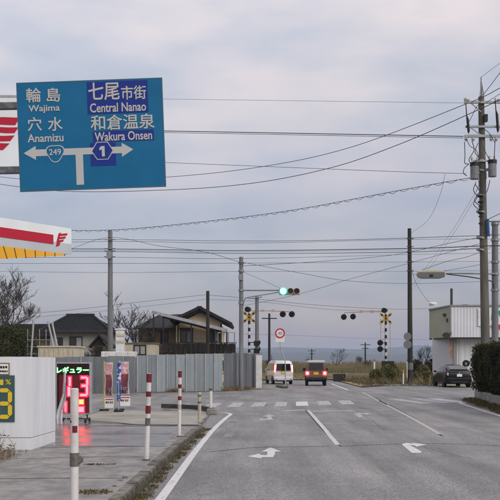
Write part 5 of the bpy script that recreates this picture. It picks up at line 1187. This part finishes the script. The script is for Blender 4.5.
for s_ in (-1,1):
    for y0, y1 in ((-1.5,-.85),(-.8,0),(.05,.72)): qp(t, [(s_*.735,y0,1.03),(s_*.735,y1,1.03),(s_*.675,y1,1.56),(s_*.675,y0,1.56)], 'car_glass', 'side_window', (s_,0,0), .006)
    o = qp(t, [(s_*.60,-1.70,.86),(s_*.72,-1.66,.86),(s_*.67,-1.63,1.52),(s_*.585,-1.655,1.52)], 'brake_lamp', 'tail_lamp', (0,-1,0), .03); MB().obox((s_*.655,-1.725,1.16), (.028,0,0), (0,.008,0), (0,0,.26)).build('bulb', 'brake_core', o, local=True)
    for y_ in (-1.1,1.08): arch(t, s_*.725, y_, .29, 'car_trim'); wheel(t, s_*.665, y_, .28, .16)
    MB().obox((s_*.82,.78,1.05), (.08,0,0), (0,.04,0), (0,0,.10)).build('mirror', 'car_white', t, local=True, bevel=.02)
MB().obox((0,-1.70,.42), (.70,0,0), (0,.05,0), (0,0,.13)).build('bumper', 'car_white', t, local=True, bevel=.04)
MB().obox((0,-1.70,.27), (.60,0,0), (0,.04,0), (0,0,.06)).build('bumper_skirt', 'car_trim', t, local=True)
MB().obox((.0,-1.735,.88), (.165,0,0), (0,.008,0), (0,0,.0825)).build('number_plate', 'plate_yellow', t, local=True)

MB().obox((0,-1.697,.965), (.58,0,0), (0,.004,0), (0,0,.008)).build('tailgate_seam', 'car_trim', t, local=True)
MB().obox((0,-1.70,.99), (.20,0,0), (0,.012,0), (0,0,.016)).build('tailgate_handle', 'car_trim', t, local=True)
MB().beam((.05,-1.735,1.06), (-.28,-1.735,1.30), .014, .014).build('wiper', 'car_trim', t, local=True)
MB().obox((0,-1.66,1.60), (.10,0,0), (0,.02,0), (0,0,.016)).build('high_brake_lamp', 'brake_lamp', t, local=True)
for s_ in (-1,1):
    MB().obox((s_*.738,-.83,.70), (.004,0,0), (0,.006,0), (0,0,.34)).build('door_seam', 'car_trim', t, local=True); MB().obox((s_*.738,.02,.70), (.004,0,0), (0,.006,0), (0,0,.34)).build('door_seam', 'car_trim', t, local=True)
    MB().obox((s_*.745,-.68,.90), (.012,0,0), (0,.07,0), (0,0,.014)).build('door_handle', 'car_white', t, local=True)
    MB().obox((s_*.55,-1.755,.36), (.06,0,0), (0,.006,0), (0,0,.022)).build('reflector', 'tail_lamp_off', t, local=True)

# boxy brown kei off-roader
t = car('small boxy brown off-road car with white roof and glowing brake lamps', (P(317.3,0,58.6).x,60.2,0), R(-3))
def jh(w, zb, zs, zt__): return [(0,zb),(w,zb),(w,zs),(w*.97,zt__),(0,zt__)]
loft([(-1.55,jh(.68,.46,.8,1.04)),(-1.5,jh(.71,.44,.8,1.06)),(.6,jh(.71,.44,.8,1.06)),(.65,jh(.70,.44,.78,1.02)),(1.6,jh(.66,.46,.76,.95)),(1.66,jh(.62,.5,.74,.90))]).build('body', 'car_beige', t, smooth=True, local=True)
def jc(wb, wt, zb, zt__): return [(0,zb),(wb,zb),(wt+.02,zt__-.08),(wt-.05,zt__),(0,zt__+.015)]
loft([(-1.53,jc(.66,.55,1.05,1.66)),(-1.48,jc(.68,.575,1.05,1.70)),(.2,jc(.68,.575,1.05,1.70)),(.62,jc(.68,.56,1.05,1.10))]).build('cabin', 'car_beige', t, smooth=True, local=True)
loft([(-1.56,[(0,1.62),(.55,1.62),(.60,1.66),(.55,1.74),(0,1.765)]),(-1.5,[(0,1.62),(.58,1.62),(.62,1.67),(.57,1.765),(0,1.785)]),(.15,[(0,1.62),(.58,1.62),(.62,1.67),(.57,1.765),(0,1.785)]),(.3,[(0,1.60),(.55,1.60),(.58,1.64),(.52,1.69),(0,1.70)])]).build('roof', 'car_roof', t, smooth=True, local=True)
qp(t, [(-.52,-1.535,1.12),(.52,-1.535,1.12),(.455,-1.525,1.56),(-.455,-1.525,1.56)], 'car_glass', 'rear_window', (0,-1,0), .02)
for s_ in (-1,1):
    for y0, y1 in ((-1.35,-.6),(-.5,.1)): qp(t, [(s_*.675,y0,1.12),(s_*.675,y1,1.12),(s_*.60,y1,1.56),(s_*.60,y0,1.56)], 'car_glass', 'side_window', (s_,0,0), .006)
    o = MB().obox((s_*.60,-1.575,.87), (.145,0,0), (0,.03,0), (0,0,.15)).build('tail_lamp', 'brake_lamp', t, local=True, bevel=.03); MB().disc((s_*.60,-1.615,.875), (0,-1,0), .085, .02, 20).build('bulb', 'brake_core', o, local=True)
    for y_ in (-1.0,1.1): MB().tube([(s_*.70,y_+.42*math.cos(a),.34+.42*math.sin(a)) for a in [math.pi*k/10 for k in range(11)]], .05, 8).build('fender', 'car_trim', t, local=True); wheel(t, s_*.62, y_, .34, .19)
    MB().obox((s_*.80,.5,1.12), (.09,0,0), (0,.04,0), (0,0,.10)).build('mirror', 'car_trim', t, local=True, bevel=.02)
MB().obox((0,-1.60,.50), (.70,0,0), (0,.06,0), (0,0,.09)).build('bumper', 'car_trim', t, local=True, bevel=.03)
MB().obox((0,-1.575,.86), (.165,0,0), (0,.01,0), (0,0,.0825)).build('number_plate', 'plate_yellow', t, local=True)
MB().tube([(-.6,-1.0,.34),(.6,-1.0,.34)], .06, 10).build('axle', 'car_trim', t, local=True); MB().obox((0,-.1,.44), (.5,0,0), (0,1.4,0), (0,0,.04)).build('chassis', 'car_trim', t, local=True)

MB().obox((0,-1.565,1.085), (.62,0,0), (0,.008,0), (0,0,.006)).build('tailgate_seam', 'car_trim', t, local=True)
for s_ in (-1,1): MB().obox((s_*.455,-1.556,.79), (.005,0,0), (0,.008,0), (0,0,.24)).build('tailgate_seam', 'car_trim', t, local=True)
MB().beam((.02,-1.57,1.13), (-.30,-1.57,1.34), .014, .014).build('wiper', 'car_trim', t, local=True)
MB().obox((.30,-1.57,.98), (.06,0,0), (0,.014,0), (0,0,.02)).build('tailgate_handle', 'car_trim', t, local=True)
MB().obox((0,-1.56,.70), (.44,0,0), (0,.006,0), (0,0,.05)).build('tailgate_pressing', 'car_beige', t, local=True, bevel=.004)
for s_ in (-.2,.28): MB().tube([(s_,-1.66,.42),(s_,-1.2,.42)], .025, 8).build('tow_bar', 'rim', t, local=True)

# black liftback
t = car('black liftback car parked before the white building', (13.5,57.0,0), R(0))
def ph(w, zb, zs, zt__): return [(0,zb),(w*.88,zb),(w*.98,zb+.12),(w,zs),(w*.95,zt__-.03),(w*.88,zt__),(0,zt__+.02)]
loft([(-2.2,ph(.70,.42,.66,.98)),(-2.12,ph(.80,.32,.66,1.08)),(-1.85,ph(.865,.24,.66,1.06)),(-1.0,ph(.872,.20,.64,.99)),(.3,ph(.872,.20,.62,.95)),(1.1,ph(.865,.20,.60,.90)),(1.7,ph(.83,.22,.56,.80)),(2.05,ph(.72,.26,.5,.68)),(2.2,ph(.55,.30,.46,.58))]).build('body', 'car_black', t, smooth=True, local=True)
CAB = [(-2.1,.74,.58,1.04,1.13),(-1.75,.77,.58,1.02,1.24),(-1.1,.79,.585,.98,1.39),(-.2,.80,.59,.95,1.47),(.35,.80,.58,.94,1.43),(.9,.79,.60,.92,1.16),(1.3,.76,.6,.90,.96)]
def cabp(y):
    for p_, q_ in zip(CAB, CAB[1:]):
        if p_[0] <= y <= q_[0]:
            f = (y-p_[0])/(q_[0]-p_[0]); w, wt, zb, zt__ = [p_[k]+(q_[k]-p_[k])*f for k in range(1,5)]
            lo, hi = Vector((w,zb)), Vector((wt+.03,zt__-.07)); return lo.lerp(hi,.12), lo.lerp(hi,.9)
def pc(wb, wt, zb, zt__): return [(0,zb),(wb,zb),(wt+.03,zt__-.07),(wt-.08,zt__),(0,zt__+.025)]
loft([(-2.1,pc(.74,.58,1.04,1.13)),(-1.75,pc(.77,.58,1.02,1.24)),(-1.1,pc(.79,.585,.98,1.39)),(-.2,pc(.80,.59,.95,1.47)),(.35,pc(.80,.58,.94,1.43)),(.9,pc(.79,.60,.92,1.16)),(1.3,pc(.76,.6,.90,.96))]).build('cabin', 'car_black', t, smooth=True, local=True)
qp(t, [(-.60,-2.05,1.17),(.60,-2.05,1.17),(.50,-1.15,1.405),(-.50,-1.15,1.405)], 'car_glass', 'rear_window', (0,0,1), .01)
qp(t, [(-.62,-2.17,.97),(.62,-2.17,.97),(.60,-2.13,1.08),(-.60,-2.13,1.08)], 'car_glass', 'lower_rear_window', (0,-1,0), .012)
MB().obox((0,-2.12,1.135), (.66,0,0), (0,.07,0), (0,0,.018)).build('spoiler', 'car_black', t, local=True, bevel=.01)
for s_ in (-1,1):
    for y0, y1 in ((-1.68,-1.12),(-1.06,-.24),(-.16,.34),(.40,.84)):
        (a0, b0), (a1, b1) = cabp(y0), cabp(y1)
        qp(t, [(s_*a0.x,y0,a0.y),(s_*a1.x,y1,a1.y),(s_*b1.x,y1,b1.y),(s_*b0.x,y0,b0.y)], 'car_glass', 'side_window', (s_,0,0), .010)
    MB().prism([(s_*.66,-2.19,.76),(s_*.79,-2.13,.78),(s_*.855,-1.95,1.0),(s_*.80,-2.12,1.06),(s_*.69,-2.165,1.05)], (s_*.01,-.025,0)).build('tail_lamp', 'tail_lamp_off', t, local=True); MB().obox((s_*.745,-2.205,.88), (.045,0,0), (0,.015,0), (0,0,.09)).build('lamp_lens', 'lamp_clear', t, local=True)
    for y_ in (-1.33,1.37): arch(t, s_*.862, y_, .32, 'car_trim'); wheel(t, s_*.775, y_, .315, .2)
    MB().obox((s_*.95,.62,1.02), (.09,0,0), (0,.05,0), (0,0,.06)).build('mirror', 'car_black', t, local=True, bevel=.02); MB().obox((s_*.6,-2.21,.46), (.09,0,0), (0,.01,0), (0,0,.02)).build('reflector', 'tail_lamp_off', t, local=True)
MB().obox((0,-2.2,.47), (.80,0,0), (0,.06,0), (0,0,.16)).build('bumper', 'car_black', t, local=True, bevel=.05)
MB().obox((0,-2.235,.79), (.165,0,0), (0,.01,0), (0,0,.0825)).build('number_plate', 'plate_white', t, local=True)
MB().obox((0,-2.208,.90), (.62,0,0), (0,.006,0), (0,0,.010)).build('chrome_strip', 'rim', t, local=True)
MB().obox((0,-2.262,.36), (.55,0,0), (0,.006,0), (0,0,.05)).build('bumper_insert', 'car_trim', t, local=True)
MB().obox((0,-2.255,.64), (.74,0,0), (0,.004,0), (0,0,.005)).build('bumper_seam', 'car_trim', t, local=True)
for s_ in (-1,1):
    for y_ in (-.35,.55): MB().obox((s_*.874,y_,.62), (.004,0,0), (0,.006,0), (0,0,.3)).build('door_seam', 'car_trim', t, local=True)
    for y_ in (-.2,-1.0): MB().obox((s_*.885,y_,.84), (.012,0,0), (0,.08,0), (0,0,.014)).build('door_handle', 'rim', t, local=True)
MB().disc((0,-2.2,.95), (0,-1,0), .055, .02, 18).build('badge', 'rim', t, local=True)

# ------------------------------------------------------------------ haze
hz_ = MB().box((-8000,-100,-3.5),(8000,8500,75)).build('haze', bpy.data.materials.new('haze'))
tag(hz_, 'thin pale blue haze in the damp air', None, None, 'stuff')
hm = hz_.data.materials[0]; hm.use_nodes = True; ht = hm.node_tree; ht.nodes.clear()
ho = ht.nodes.new('ShaderNodeOutputMaterial'); hv = ht.nodes.new('ShaderNodeVolumePrincipled'); hv.inputs['Density'].default_value = .00022; hv.inputs['Color'].default_value = (.66,.78,1,1)
ht.links.new(hv.outputs[0], ho.inputs['Volume'])
